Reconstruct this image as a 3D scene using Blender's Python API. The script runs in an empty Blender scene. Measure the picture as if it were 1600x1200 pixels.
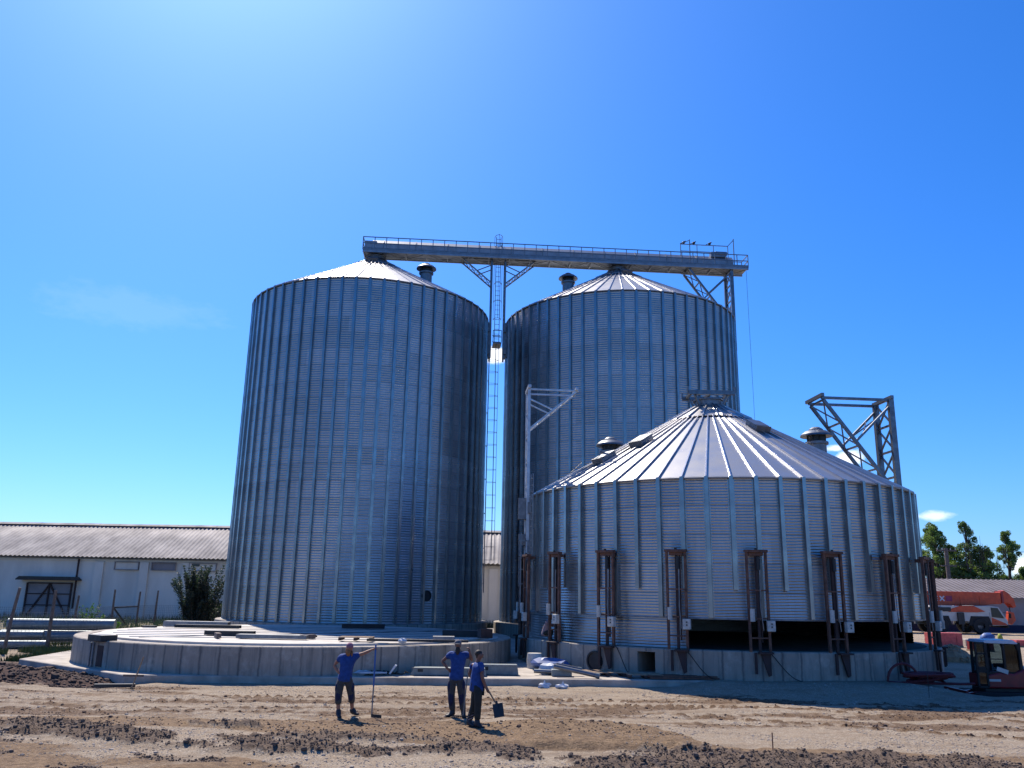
import bpy, math, random
from mathutils import Vector, Matrix, noise
random.seed(7)
PI = math.pi
R_ = math.radians
scene = bpy.context.scene
COL = scene.collection

# ------------------------------------------------------------------ helpers
def tag(o, label=None, cat=None, group=None, kind=None):
    if label: o['label'] = label
    if cat: o['category'] = cat
    if group: o['group'] = group
    if kind: o['kind'] = kind
    return o

def empty(name, loc, rz=0.0, label=None, cat=None, group=None):
    o = bpy.data.objects.new(name, None)
    o.empty_display_size = 0.2
    COL.objects.link(o)
    o.location = loc
    o.rotation_euler = (0, 0, rz)
    return tag(o, label, cat, group)

def copy_tree(o, parent=None, skip=()):
    c = o.copy()
    COL.objects.link(c)
    c.parent = parent
    for ch in list(o.children):
        if ch.name.split('.')[0] in skip: continue
        copy_tree(ch, c)
    return c

def origin_of(o):
    v = Vector((0, 0, 0))
    while o is not None:
        v += o.location
        o = o.parent
    return v

class MB:
    """collects shapes, then links them as one mesh object"""
    def __init__(s):
        s.v = []; s.f = []; s.m = []
    def add(s, vs, fs, mi=0):
        b = len(s.v)
        s.v.extend([tuple(p) for p in vs])
        for f in fs:
            s.f.append(tuple(b + i for i in f)); s.m.append(mi)
        return s
    def box(s, c, d, M=None, mi=0):
        hx, hy, hz = d[0]/2, d[1]/2, d[2]/2
        vs = [Vector((x, y, z)) for x in (-hx, hx) for y in (-hy, hy) for z in (-hz, hz)]
        if M is not None: vs = [M @ p for p in vs]
        c = Vector(c)
        vs = [p + c for p in vs]
        return s.add(vs, [(0,1,3,2),(4,6,7,5),(0,4,5,1),(2,3,7,6),(0,2,6,4),(1,5,7,3)], mi)
    def bar(s, p, q, w, h=None, up=(0,0,1), mi=0):
        p = Vector(p); q = Vector(q); h = h or w
        d = (q-p).normalized(); up = Vector(up)
        if abs(d.dot(up)) > .98: up = Vector((0,1,0))
        x = d.cross(up).normalized(); z = x.cross(d)
        vs = []
        for e in (p, q):
            for a, b in ((-1,-1),(1,-1),(1,1),(-1,1)):
                vs.append(e + x*(a*w/2) + z*(b*h/2))
        return s.add(vs, [(0,1,2,3),(7,6,5,4),(0,4,5,1),(1,5,6,2),(2,6,7,3),(3,7,4,0)], mi)
    def tube(s, pts, r, n=8, mi=0, r2=None):
        pts = [Vector(p) for p in pts]
        vs = []; fs = []
        L = len(pts)
        ref = Vector((0.13, 0.31, 0.94))
        for i, p in enumerate(pts):
            d = (pts[min(i+1, L-1)] - pts[max(i-1, 0)]).normalized()
            x = d.cross(ref)
            if x.length < .05: x = d.cross(Vector((1,0,0)))
            x.normalize(); y = d.cross(x)
            rr = r if r2 is None else r + (r2-r)*i/(L-1)
            for k in range(n):
                a = 2*PI*k/n
                vs.append(p + x*(rr*math.cos(a)) + y*(rr*math.sin(a)))
        for i in range(L-1):
            for k in range(n):
                fs.append((i*n+k, i*n+(k+1)%n, (i+1)*n+(k+1)%n, (i+1)*n+k))
        fs.append(tuple(range(n-1, -1, -1))); fs.append(tuple((L-1)*n+k for k in range(n)))
        return s.add(vs, fs, mi)
    def lathe(s, prof, n, a0=0.0, a1=2*PI, c=(0,0,0), mi=0):
        closed = abs(a1-a0-2*PI) < 1e-6
        m = n if closed else n+1
        vs = []; fs = []
        for i in range(m):
            a = a0 + (a1-a0)*i/n
            ca, sa = math.cos(a), math.sin(a)
            for r, z in prof:
                vs.append((c[0]+r*ca, c[1]+r*sa, c[2]+z))
        P = len(prof)
        for i in range(n):
            j = (i+1) % m
            for k in range(P-1):
                fs.append((i*P+k, j*P+k, j*P+k+1, i*P+k+1))
        return s.add(vs, fs, mi)
    def ball(s, c, r, nu=10, nv=7, jitter=0, mi=0, M=None):
        if not hasattr(r, '__len__'): r = (r, r, r)
        vs = []; fs = []
        for i in range(nv+1):
            t = PI*i/nv
            for k in range(nu):
                a = 2*PI*k/nu
                q = Vector((r[0]*math.sin(t)*math.cos(a), r[1]*math.sin(t)*math.sin(a), r[2]*math.cos(t)))
                if jitter and 0 < i < nv: q *= 1+random.uniform(-jitter, jitter)
                if M is not None: q = M @ q
                vs.append(q + Vector(c))
        for i in range(nv):
            for k in range(nu):
                fs.append((i*nu+k, (i+1)*nu+k, (i+1)*nu+(k+1)%nu, i*nu+(k+1)%nu))
        return s.add(vs, fs, mi)
    def prism(s, poly, z0, z1, mi=0):
        n = len(poly)
        vs = [(x, y, z0) for x, y in poly] + [(x, y, z1) for x, y in poly]
        fs = [tuple(range(n-1, -1, -1)), tuple(range(n, 2*n))]
        for i in range(n): fs.append((i, (i+1)%n, n+(i+1)%n, n+i))
        return s.add(vs, fs, mi)
    def side(s, poly, y0, y1, mi=0):
        """outline in x,z swept along y"""
        n = len(poly)
        vs = [(x, y0, z) for x, z in poly] + [(x, y1, z) for x, z in poly]
        fs = [tuple(range(n)), tuple(range(2*n-1, n-1, -1))]
        for i in range(n): fs.append((n+i, n+(i+1)%n, (i+1)%n, i))
        return s.add(vs, fs, mi)
    def xf(s, M):
        s.v = [tuple(M @ Vector(p)) for p in s.v]
        return s
    def build(s, name, mats, parent=None, world=False, smooth=False, bevel=0, loc=None, angle=None):
        me = bpy.data.meshes.new(name)
        off = origin_of(parent) if (world and parent is not None) else Vector((0,0,0))
        if loc is not None and world: off = off + Vector(loc)
        vs = [(p[0]-off.x, p[1]-off.y, p[2]-off.z) for p in s.v]
        me.from_pydata(vs, [], s.f)
        if not isinstance(mats, (list, tuple)): mats = [mats]
        for m in mats: me.materials.append(m)
        if len(mats) > 1: me.polygons.foreach_set('material_index', s.m)
        if smooth or angle:
            me.polygons.foreach_set('use_smooth', [True]*len(me.polygons))
        if angle: me.set_sharp_from_angle(angle=R_(angle))
        me.update()
        o = bpy.data.objects.new(name, me)
        COL.objects.link(o)
        if loc is not None: o.location = loc
        if parent is not None: o.parent = parent
        if bevel:
            b = o.modifiers.new('edge', 'BEVEL'); b.width = bevel; b.segments = 2; b.limit_method = 'ANGLE'
        return o

# ------------------------------------------------------------------ materials
def newmat(name):
    m = bpy.data.materials.new(name); m.use_nodes = True
    nt = m.node_tree
    return m, nt, nt.nodes['Principled BSDF']
def nd(nt, t, **kw):
    n = nt.nodes.new(t)
    for k, v in kw.items(): setattr(n, k, v)
    return n
def mth(nt, op, a, b=None, c=None, clamp=False):
    n = nd(nt, 'ShaderNodeMath', operation=op, use_clamp=clamp)
    for i, x in enumerate((a, b, c)):
        if x is None: continue
        if isinstance(x, (int, float)): n.inputs[i].default_value = x
        else: nt.links.new(x, n.inputs[i])
    return n.outputs[0]
def mixc(nt, f, a, b, blend='MIX'):
    n = nd(nt, 'ShaderNodeMix', data_type='RGBA', blend_type=blend)
    for sock, x in ((n.inputs[0], f), (n.inputs[6], a), (n.inputs[7], b)):
        if isinstance(x, (int, float)): sock.default_value = x
        elif isinstance(x, tuple): sock.default_value = (*x[:3], 1)
        else: nt.links.new(x, sock)
    return n.outputs[2]
def noi(nt, vec, scale, detail=4, rough=.6):
    n = nd(nt, 'ShaderNodeTexNoise'); n.inputs['Scale'].default_value = scale
    n.inputs['Detail'].default_value = detail; n.inputs['Roughness'].default_value = rough
    if vec is not None: nt.links.new(vec, n.inputs['Vector'])
    return n.outputs['Fac']
def ramp(nt, f, lo, hi):
    n = nd(nt, 'ShaderNodeMapRange'); n.inputs[1].default_value = lo; n.inputs[2].default_value = hi
    nt.links.new(f, n.inputs[0]); return n.outputs[0]
def scalev(nt, vec, s):
    n = nd(nt, 'ShaderNodeMapping'); n.inputs['Scale'].default_value = s
    nt.links.new(vec, n.inputs[0]); return n.outputs[0]

def plain(name, c, rough=.6, metal=0.0, c2=None, scale=3.0, bump=0.0, bscale=40.0, spec=.5, stretch=None, lo=.35, hi=.65):
    m, nt, b = newmat(name)
    tc = nd(nt, 'ShaderNodeTexCoord').outputs['Object']
    v = scalev(nt, tc, stretch) if stretch else tc
    c2 = c2 or tuple(x*.72 for x in c)
    n = noi(nt, v, scale, 5)
    nt.links.new(mixc(nt, ramp(nt, n, lo, hi), c, c2), b.inputs['Base Color'])
    r = mth(nt, 'MULTIPLY_ADD', n, .25, rough-.12, clamp=True)
    nt.links.new(r, b.inputs['Roughness'])
    b.inputs['Metallic'].default_value = metal
    b.inputs['Specular IOR Level'].default_value = spec
    if bump:
        bn = nd(nt, 'ShaderNodeBump'); bn.inputs['Strength'].default_value = bump; bn.inputs['Distance'].default_value = .02
        nt.links.new(noi(nt, tc, bscale, 3), bn.inputs['Height']); nt.links.new(bn.outputs[0], b.inputs['Normal'])
    return m

def sheet_metal(name, sheets, ring, base=.40, rough=.36):
    """galvanised wall sheets: each sheet of each ring has a slightly different zinc tone"""
    m, nt, b = newmat(name)
    tc = nd(nt, 'ShaderNodeTexCoord').outputs['Object']
    sp = nd(nt, 'ShaderNodeSeparateXYZ'); nt.links.new(tc, sp.inputs[0])
    ang = mth(nt, 'MULTIPLY', mth(nt, 'ARCTAN2', sp.outputs[1], sp.outputs[0]), sheets/(2*PI))
    row = mth(nt, 'FLOOR', mth(nt, 'DIVIDE', sp.outputs[2], ring))
    half = mth(nt, 'MULTIPLY', mth(nt, 'MODULO', row, 2.0), .5)
    colm = mth(nt, 'FLOOR', mth(nt, 'ADD', ang, half))
    cb = nd(nt, 'ShaderNodeCombineXYZ'); nt.links.new(colm, cb.inputs[0]); nt.links.new(row, cb.inputs[1])
    wn = nd(nt, 'ShaderNodeTexWhiteNoise', noise_dimensions='2D'); nt.links.new(cb.outputs[0], wn.inputs['Vector'])
    n = noi(nt, tc, .8, 6, .65); n2 = noi(nt, scalev(nt, tc, (6, 6, .5)), 1.5, 4)
    v = mth(nt, 'MULTIPLY_ADD', wn.outputs['Value'], .11, base-.055)
    v = mth(nt, 'MULTIPLY_ADD', n, .16, mth(nt, 'SUBTRACT', v, .08))
    v = mth(nt, 'MULTIPLY_ADD', n2, .12, mth(nt, 'SUBTRACT', v, .06))
    # lap joint between rings: a thin dirt line
    fr = mth(nt, 'FRACT', mth(nt, 'DIVIDE', sp.outputs[2], ring))
    lap = mth(nt, 'LESS_THAN', fr, .035)
    v = mth(nt, 'MULTIPLY', v, mth(nt, 'MULTIPLY_ADD', lap, -.35, 1.0))
    rgb = nd(nt, 'ShaderNodeCombineColor')
    for i, k in enumerate((.98, .995, 1.03)): nt.links.new(mth(nt, 'MULTIPLY', v, k), rgb.inputs[i])
    nt.links.new(rgb.outputs[0], b.inputs['Base Color'])
    b.inputs['Metallic'].default_value = 1.0
    r = mth(nt, 'MULTIPLY_ADD', wn.outputs['Value'], .1, rough-.05)
    r = mth(nt, 'MULTIPLY_ADD', n, .2, mth(nt, 'SUBTRACT', r, .1))
    nt.links.new(r, b.inputs['Roughness'])
    return m

def concrete_ring(name, panels, base=(.40,.35,.29)):
    """board-formed concrete: dark vertical panel joints, runs and stains"""
    m, nt, b = newmat(name)
    tc = nd(nt, 'ShaderNodeTexCoord').outputs['Object']
    sp = nd(nt, 'ShaderNodeSeparateXYZ'); nt.links.new(tc, sp.inputs[0])
    ang = mth(nt, 'MULTIPLY', mth(nt, 'ARCTAN2', sp.outputs[1], sp.outputs[0]), panels/(2*PI))
    wob = mth(nt, 'MULTIPLY_ADD', noi(nt, tc, 4, 3), .12, -.06)
    fr = mth(nt, 'FRACT', mth(nt, 'ADD', ang, wob))
    d = mth(nt, 'ABSOLUTE', mth(nt, 'SUBTRACT', fr, .5))
    joint = ramp(nt, d, .42, .485)
    cb = nd(nt, 'ShaderNodeCombineXYZ'); nt.links.new(mth(nt, 'FLOOR', mth(nt, 'ADD', ang, wob)), cb.inputs[0])
    wn = nd(nt, 'ShaderNodeTexWhiteNoise', noise_dimensions='2D'); nt.links.new(cb.outputs[0], wn.inputs['Vector'])
    n = noi(nt, scalev(nt, tc, (1, 1, .35)), 2.2, 7, .7)
    c = mixc(nt, ramp(nt, n, .3, .7), base, tuple(x*.62 for x in base))
    c = mixc(nt, mth(nt, 'MULTIPLY', wn.outputs['Value'], .45), c, tuple(x*.65 for x in base))
    run = noi(nt, scalev(nt, tc, (3, 3, .25)), 1.6, 5, .7)
    c = mixc(nt, mth(nt, 'MULTIPLY', ramp(nt, run, .52, .70), .8), c, (.13,.125,.115))
    blot = noi(nt, tc, .9, 6, .7)
    c = mixc(nt, mth(nt, 'MULTIPLY', ramp(nt, blot, .53, .64), .55), c, (.50,.45,.38))
    jn = mth(nt, 'MULTIPLY', joint, mth(nt, 'MULTIPLY_ADD', wn.outputs['Value'], .5, .35))
    c = mixc(nt, jn, c, (.07,.07,.07))
    nt.links.new(c, b.inputs['Base Color'])
    b.inputs['Roughness'].default_value = .85
    bn = nd(nt, 'ShaderNodeBump'); bn.inputs['Strength'].default_value = .5; bn.inputs['Distance'].default_value = .02
    nt.links.new(mth(nt, 'SUBTRACT', noi(nt, tc, 25, 4), joint), bn.inputs['Height']); nt.links.new(bn.outputs[0], b.inputs['Normal'])
    return m

M = {}
M['wall'] = sheet_metal('galvanised_wall_sheet', 20, 1.04)
M['roofm'] = plain('galvanised_roof_panel', (.45,.44,.43), .40, .78, (.36,.355,.35), 1.2)
M['rib'] = plain('galvanised_rib', (.62,.63,.65), .34, 1.0, (.5,.5,.53), 3)
M['stiff'] = plain('galvanised_stiffener', (.32,.33,.34), .30, 1.0, (.25,.26,.27), 1.5)
M['galv'] = plain('galvanised_steel', (.20,.215,.235), .42, .85, (.14,.15,.17), 4)
M['galvmatt'] = plain('weathered_zinc', (.25,.255,.265), .5, .7, (.16,.175,.2), 5)
M['palegalv'] = plain('bright_zinc_steel', (.55,.57,.6), .45, .6, (.42,.44,.48), 4)
M['duct'] = plain('zinc_duct', (.20,.235,.245), .5, .55, (.14,.165,.18), 3)
M['ring'] = concrete_ring('formed_concrete', 84)
M['deck'] = plain('smooth_concrete_top', (.52,.48,.43), .7, 0, (.41,.375,.33), 1.2, .3, 30)
M['slab'] = plain('slab_concrete', (.44,.39,.33), .85, 0, (.28,.245,.205), 1.6, .5, 20)
M['bridge'] = plain('bridge_zinc', (.33,.355,.39), .5, .6, (.24,.26,.29), 2)
M['shadefloor'] = plain('painted_shade_floor', (.10,.092,.082), .9, 0, (.05,.047,.042), 1.5)  # footing floor concrete, shade under the raised shell painted into its colour
M['rust'] = plain('rusty_steel', (.20,.095,.062), .75, .2, (.085,.048,.038), 5, .5, 40)
M['darkst'] = plain('dark_steel', (.035,.037,.04), .5, .4)
M['black'] = plain('black_rubber', (.012,.012,.013), .7)
M['white'] = plain('off_white_plastic', (.55,.54,.5), .5, 0, (.38,.37,.34), 8)
M['plaster'] = plain('whitewashed_wall', (.72,.68,.61), .85, 0, (.58,.545,.49), .5, .3, 8, stretch=(1,1,.35))
M['asbestos'] = plain('fibre_cement_roof', (.33,.305,.29), .85, 0, (.20,.185,.18), .7, .3, 6, stretch=(1,.6,.6))
M['wood'] = plain('raw_timber', (.34,.22,.12), .75, 0, (.22,.14,.08), 6, .3, 30)
M['oldwood'] = plain('weathered_post', (.17,.125,.10), .8, 0, (.09,.07,.06), 6, .3, 30)
M['palletw'] = plain('pallet_timber', (.40,.29,.19), .8, 0, (.22,.14,.09), 7, .3, 30)
M['blue'] = plain('blue_tshirt_cotton', (.010,.058,.24), .85, 0, (.007,.04,.17), 12, .4, 25)
M['navy'] = plain('navy_work_cloth', (.012,.017,.055), .85, 0, None, 12, .3, 30)
M['grey'] = plain('grey_work_cloth', (.06,.058,.055), .85, 0, None, 12, .3, 30)
M['darkcl'] = plain('dark_olive_cloth', (.022,.024,.020), .85, 0, None, 12, .3, 30)
M['skin'] = plain('skin', (.34,.16,.10), .6, 0, (.28,.12,.075), 15)
M['skin2'] = plain('tanned_skin', (.20,.095,.065), .6, 0, (.16,.075,.05), 15)
M['hair'] = plain('ginger_hair', (.30,.13,.045), .7, 0, None, 30)
M['darkhair'] = plain('dark_hair', (.02,.016,.014), .7, 0, None, 30)
M['pink'] = plain('pink_cap', (.32,.14,.19), .85)
M['greycap'] = plain('grey_cap', (.16,.15,.16), .85)
M['shirt'] = plain('faded_pink_shirt', (.28,.20,.21), .85)
M['boot'] = plain('dark_boot', (.02,.022,.028), .6)
M['tblue'] = plain('blue_painted_handle', (.012,.12,.40), .4)
M['red'] = plain('red_paint', (.26,.012,.02), .35, 0, (.17,.01,.015), 4)
M['salmon'] = plain('salmon_red_paint', (.55,.10,.09), .6, 0, (.42,.07,.07), 5)
M['orange'] = plain('orange_paint', (.58,.07,.014), .4, 0, (.40,.045,.012), 3)
M['cwhite'] = plain('white_paint', (.52,.52,.50), .4, 0, (.42,.42,.40), 2)
M['roofwhite'] = plain('pale_blue_roof_paint', (.55,.6,.68), .4)
M['hose'] = plain('dark_red_hose', (.12,.012,.018), .5)
M['greysheet'] = plain('grey_cladding', (.26,.24,.25), .7, 0, (.21,.195,.2), .6)
M['roofsheet'] = plain('brown_grey_roof_sheet', (.20,.175,.18), .7, 0, (.15,.13,.135), .6)
M['darkglass'] = plain('dark_pane', (.02,.022,.026), .15)
M['purple'] = plain('purple_badge', (.25,.02,.09), .5)
M['bluetarp'] = plain('blue_sheet', (.05,.12,.34), .5, 0, None, 5)
M['foil'] = plain('pale_plastic_film', (.6,.62,.66), .4, 0, (.45,.48,.52), 6)
M['dullbrown'] = plain('brown_sheet_metal', (.06,.035,.032), .8, .1, None, 3)
M['yellowgreen'] = plain('yellow_green_cloth', (.35,.38,.05), .8)
M['stone'] = plain('limestone_pebble', (.42,.36,.30), .9, 0, (.24,.19,.15), 1.0)
M['clod'] = plain('dark_soil_clod', (.155,.108,.08), .95, 0, (.085,.06,.045), 2.0)
M['heap'] = plain('brown_dug_soil', (.10,.06,.045), .95, 0, (.045,.028,.024), 2.5, .8, 10)
M['grass'] = plain('grass_blade', (.10,.13,.03), .7, 0, (.06,.085,.02), 1.5)
M['bark'] = plain('bark', (.09,.07,.055), .9, 0, None, 6)

def leafmat(name, a, c):
    m, nt, b = newmat(name)
    tc = nd(nt, 'ShaderNodeTexCoord').outputs['Object']
    n = noi(nt, tc, 1.1, 3)
    nt.links.new(mixc(nt, ramp(nt, n, .38, .62), a, c), b.inputs['Base Color'])
    b.inputs['Roughness'].default_value = .6
    tr = nd(nt, 'ShaderNodeBsdfTranslucent'); tr.inputs[0].default_value = (a[0]*1.3, a[1]*1.5, a[2]*.8, 1)
    mx = nd(nt, 'ShaderNodeMixShader'); mx.inputs[0].default_value = .35
    out = nt.nodes['Material Output']
    nt.links.new(b.outputs[0], mx.inputs[1]); nt.links.new(tr.outputs[0], mx.inputs[2]); nt.links.new(mx.outputs[0], out.inputs[0])
    return m
M['leafa'] = leafmat('poplar_leaf', (.16,.22,.06), (.08,.125,.035))
M['leafb'] = leafmat('dark_leaf', (.10,.155,.05), (.05,.085,.03))
M['leafc'] = leafmat('bush_leaf', (.030,.046,.036), (.016,.026,.022))
M['weed'] = leafmat('weed_leaf', (.07,.13,.03), (.045,.08,.02))

def glassmat():
    m, nt, b = newmat('cab_glass')
    gl = nd(nt, 'ShaderNodeBsdfGlossy'); gl.inputs['Roughness'].default_value = .03; gl.inputs[0].default_value = (.8,.85,.9,1)
    tr = nd(nt, 'ShaderNodeBsdfTransparent'); tr.inputs[0].default_value = (.34,.44,.50,1)
    fr = nd(nt, 'ShaderNodeFresnel'); fr.inputs[0].default_value = 1.5
    mx = nd(nt, 'ShaderNodeMixShader'); nt.links.new(fr.outputs[0], mx.inputs[0])
    nt.links.new(tr.outputs[0], mx.inputs[1]); nt.links.new(gl.outputs[0], mx.inputs[2])
    nt.links.new(mx.outputs[0], nt.nodes['Material Output'].inputs[0])
    return m
M['glass'] = glassmat()

CLOUDS = [(26.85,4.95,1.4,.42,.62),(-1.3,16.0,1.3,.8,1.1),(22.3,8.75,1.3,.75,1.1),(21.4,9.35,.9,.35,.9),(31.5,2.0,1.3,1.1,1.0),(-26,17.1,7.5,1.6,.045)]
# ------------------------------------------------------------------ camera, sun, sky
F_PX, PITCH, ROLL, CZ = 1304.2, .2454, .0178, 3.0
cam = bpy.data.cameras.new('camera'); co = bpy.data.objects.new('camera', cam); COL.objects.link(co)
cam.sensor_fit = 'HORIZONTAL'; cam.sensor_width = 36.0; cam.lens = 36*F_PX/1600
cam.clip_start = .1; cam.clip_end = 6000
c_, s_ = math.cos(PITCH), math.sin(PITCH); cr, sr = math.cos(ROLL), math.sin(ROLL)
rt, up, fw = Vector((1,0,0)), Vector((0,-s_,c_)), Vector((0,c_,s_))
X = rt*cr + up*sr; Y = -rt*sr + up*cr; Z = -fw
mw = Matrix((X, Y, Z)).transposed().to_4x4(); mw.translation = (0, 0, CZ)
co.matrix_world = mw
scene.camera = co

SUN_EL, SUN_AZ = R_(50), R_(-24.5)         # azimuth from +Y, positive to +X
sd = Vector((math.sin(SUN_AZ)*math.cos(SUN_EL), math.cos(SUN_AZ)*math.cos(SUN_EL), math.sin(SUN_EL)))
sl = bpy.data.lights.new('sun', 'SUN'); sl.energy = 4.4; sl.angle = R_(.5); sl.color = (1, .90, .77)
so = bpy.data.objects.new('sun', sl); COL.objects.link(so)
so.rotation_euler = (-sd).to_track_quat('-Z', 'Y').to_euler()

w = bpy.data.worlds.new('World'); scene.world = w; w.use_nodes = True
nt = w.node_tree; bg = nt.nodes['Background']
sky = nd(nt, 'ShaderNodeTexSky', sky_type='NISHITA')
sky.sun_disc = False; sky.sun_elevation = SUN_EL; sky.sun_rotation = SUN_AZ
sky.altitude = 100; sky.air_density = 1.0; sky.dust_density = .8; sky.ozone_density = 3.0
hs = nd(nt, 'ShaderNodeHueSaturation'); hs.inputs['Saturation'].default_value = 1.12; hs.inputs['Value'].default_value = 1.0
tint = mixc(nt, 1.0, sky.outputs[0], (.51, .75, 1.20), 'MULTIPLY')
nt.links.new(tint, hs.inputs['Color'])
# a few small far clouds, by direction
gen = nd(nt, 'ShaderNodeTexCoord').outputs['Generated']
spd = nd(nt, 'ShaderNodeSeparateXYZ'); nt.links.new(gen, spd.inputs[0])
az = mth(nt, 'ARCTAN2', spd.outputs[0], spd.outputs[1])
el = mth(nt, 'ARCSINE', spd.outputs[2])
cnz = noi(nt, scalev(nt, gen, (1, 1, 2.2)), 34, 5, .62)
mask = None
for a, e, wa, we, k in CLOUDS:
    dx = mth(nt, 'DIVIDE', mth(nt, 'SUBTRACT', az, R_(a)), R_(wa))
    dy = mth(nt, 'DIVIDE', mth(nt, 'SUBTRACT', el, R_(e)), R_(we))
    r2 = mth(nt, 'SQRT', mth(nt, 'ADD', mth(nt, 'MULTIPLY', dx, dx), mth(nt, 'MULTIPLY', dy, dy)))
    mk = mth(nt, 'SUBTRACT', 1.0, r2, clamp=True)
    mk = mth(nt, 'MULTIPLY', ramp(nt, mth(nt, 'MULTIPLY_ADD', mk, .75, cnz), .62, 1.0), k, clamp=True)
    mk = mth(nt, 'MULTIPLY', mk, mth(nt, 'LESS_THAN', r2, 1.0))
    mask = mk if mask is None else mth(nt, 'MAXIMUM', mask, mk)
skyc = mixc(nt, mask, hs.outputs[0], (9.0, 9.3, 9.8))
nt.links.new(skyc, bg.inputs['Color'])
bg.inputs['Strength'].default_value = .094

scene.view_settings.view_transform = 'Standard'
scene.view_settings.look = 'None'
scene.view_settings.exposure = 0.75
scene.view_settings.gamma = 1.0
scene.view_settings.use_curve_mapping = False
# ------------------------------------------------------------------ ground
def lerp_line(pts, x):
    if x <= pts[0][0]: return pts[0][1]
    for (x0, y0), (x1, y1) in zip(pts, pts[1:]):
        if x <= x1: return y0 + (y1-y0)*(x-x0)/(x1-x0)
    return pts[-1][1]
def sst(a, b, x):
    t = min(1, max(0, (x-a)/(b-a))); return t*t*(3-2*t)
DT = [(-22,19.0),(-14,19.3),(-11.1,19.6),(-8.4,20.3),(-6.7,20.2),(-4.3,19.4),(-2.6,18.8),(.1,18.3),(2.7,18.0),(4.7,17.65),(7.6,17.45),(9.8,16.9),(20,15.6)]
DB = [(-22,18.0),(-14,18.2),(-10.5,18.4),(-7.6,17.4),(-4.9,17.0),(-3.3,16.2),(-1,15.5),(2,15.5),(4.7,14.6),(20,12)]
BT = [(-22,20.6),(-9,21.2),(-6,21.3),(-3.6,21.5),(.14,21.1),(2.2,20.8),(3.1,20.4),(4.4,18.7),(8,18.3),(12,17.9),(20,17.4)]
EX, EY = math.cos(R_(4.36)), math.sin(R_(4.36))
def N(x, y, s, z=0.0): return noise.noise(Vector((x*s, y*s, z)))
def ground(x, y):
    """height, dark soil, tan soil, grass/field, gravel-fresh"""
    n1 = N(x, y, .35); n2 = N(x, y, 1.3, 3); n3 = N(x, y, 4.2, 7); n4 = N(x*.35, y, 1.6, 11)
    h = .05*n1 + .025*n2 + .012*n3
    e = .35*n1 + .35*n2 + .25*n3
    t, b = lerp_line(DT, x), lerp_line(DB, x)
    dark = sst(-.18, .22, t-y+e*.9) * sst(-.3, .3, y-b+e*1.4)
    patch = N(x*.6, y*1.3, .55, 23)
    dark *= 1 - .93*sst(-.13, .10, patch + .3*n2 + .12*n3)*(1-.75*sst(1.0, 4.0, x))
    n5 = N(x, y, 7.5, 71)
    h += dark*(.11 + .08*n2 + .08*n3 + .07*n5)
    # tan compacted soil strip in front of the gravel lane
    tt = lerp_line(BT, x)
    tan = sst(-.12, .2, tt-y+e*.35)*(1-dark)*sst(-.1, .3, y-t+.6+e*.5)
    if x > 4.4: tan *= .8
    if x > -1.0: h += .16*sst(-.05, .18, tt-y+e*.1)*sst(-.1, .2, y-t+.3)*(1-sst(3.4, 4.6, x))*(1+.25*n3)*sst(-1.0, 1.0, x)
    # brown wheel ruts running along the lane
    u = x*EX + y*EY; v = -x*EY + y*EX
    rut = 0
    for v0, wd, amp in ((25.1,.42,.8),(23.9,.35,.65),(22.8,.5,.8),(21.2,.35,.65),(26.2,.5,.35),(20.3,.3,.5)):
        vv = v - v0 - .35*math.sin(u*.16+v0) - .3*n1
        g = math.exp(-(vv/wd)**2)*amp
        if v0 < 21.5: g *= sst(2.5, 5.0, x)
        g *= .25+.75*sst(-.4, .1, n4+.2*n2)
        tread = .5+.5*math.sin(u*2*PI/.42 + (1.6 if vv > 0 else 0))
        h += -.045*g + .07*g*tread*max(0, .5+n3+n2)
        rut = max(rut, g*(.55+.45*tread))
    rut *= (1-dark); rutc = min(1, rut*1.3)
    tan = max(tan, .62*sst(.05, .4, n4)*sst(19, 22, y)*(1-sst(26, 28, y)))
    # churned brownish ground below the dark strip
    low = sst(.1, .9, b-y+e)*(1-dark)
    tan = max(tan, low*(.85+.5*n4+.4*n2))
    dark = max(dark, low*.9*sst(.02, .22, N(x*.5, y*1.2, 1.1, 41)+.3*n3))
    rutc = max(rutc, .65*sst(.03, .30, N(x*.28, y*1.1, .8, 57)+.2*n3)*sst(19.5, 21.5, y)*(1-sst(27.2, 28.4, y))*(1-dark))
    # two clear tyre tracks with lug marks, and two crumbled ones running off to the right
    for yc, x0, x1, wd, per in ((24.55+.03*x+.12*math.sin(x*.5), -4, 9.5, .17, .30), (25.65+.02*x+.1*math.sin(x*.4+1), -9, 6, .15, .30), (23.35-.43*(x-3.9)+.15*n1, 3.2, 16, .17, .55), (24.1-.34*(x-9.2)+.15*n2, 7.5, 18, .15, .5)):
        g = math.exp(-((y-yc)/wd)**2)*sst(x0, x0+1.5, x)*(1-sst(x1-1.5, x1, x))
        if g > .02:
            lug = sst(.35, .75, .5+.5*math.sin(x*2*PI/per+(y-yc)*9)+.35*n3)
            h += -.03*g+.085*g*lug; rutc = max(rutc, g*(.25+.75*lug)*1.15*(1-dark))
    # dug soil heap on the left
    hx, hy = (x+17.2)/5.2, (y-29.2)/3.4
    rr = math.sqrt(hx*hx+hy*hy)
    heap = sst(1.0, .25, rr + .16*n2 + .08*n3) if rr < 1.4 else 0
    h += heap*(.42 + .12*n2 + .07*n3) - .12*sst(-11, -13, x)*sst(26.5, 28, y)*sst(36, 30, y)*(1-heap)
    dug = max(heap, sst(-11.6, -13.4, x+.5*n2)*sst(26.3, 27.6, y+.6*n2)*sst(37, 34, y))
    # gravel ramp rising to the pad on the right
    h += .26*sst(5.2, 7.4, x+.3*n2)*sst(27.2, 29.2, y+.04*(x-6)+.2*n2)*(1-sst(13.5, 16, x))*(1-sst(31.5, 34, y))
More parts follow.
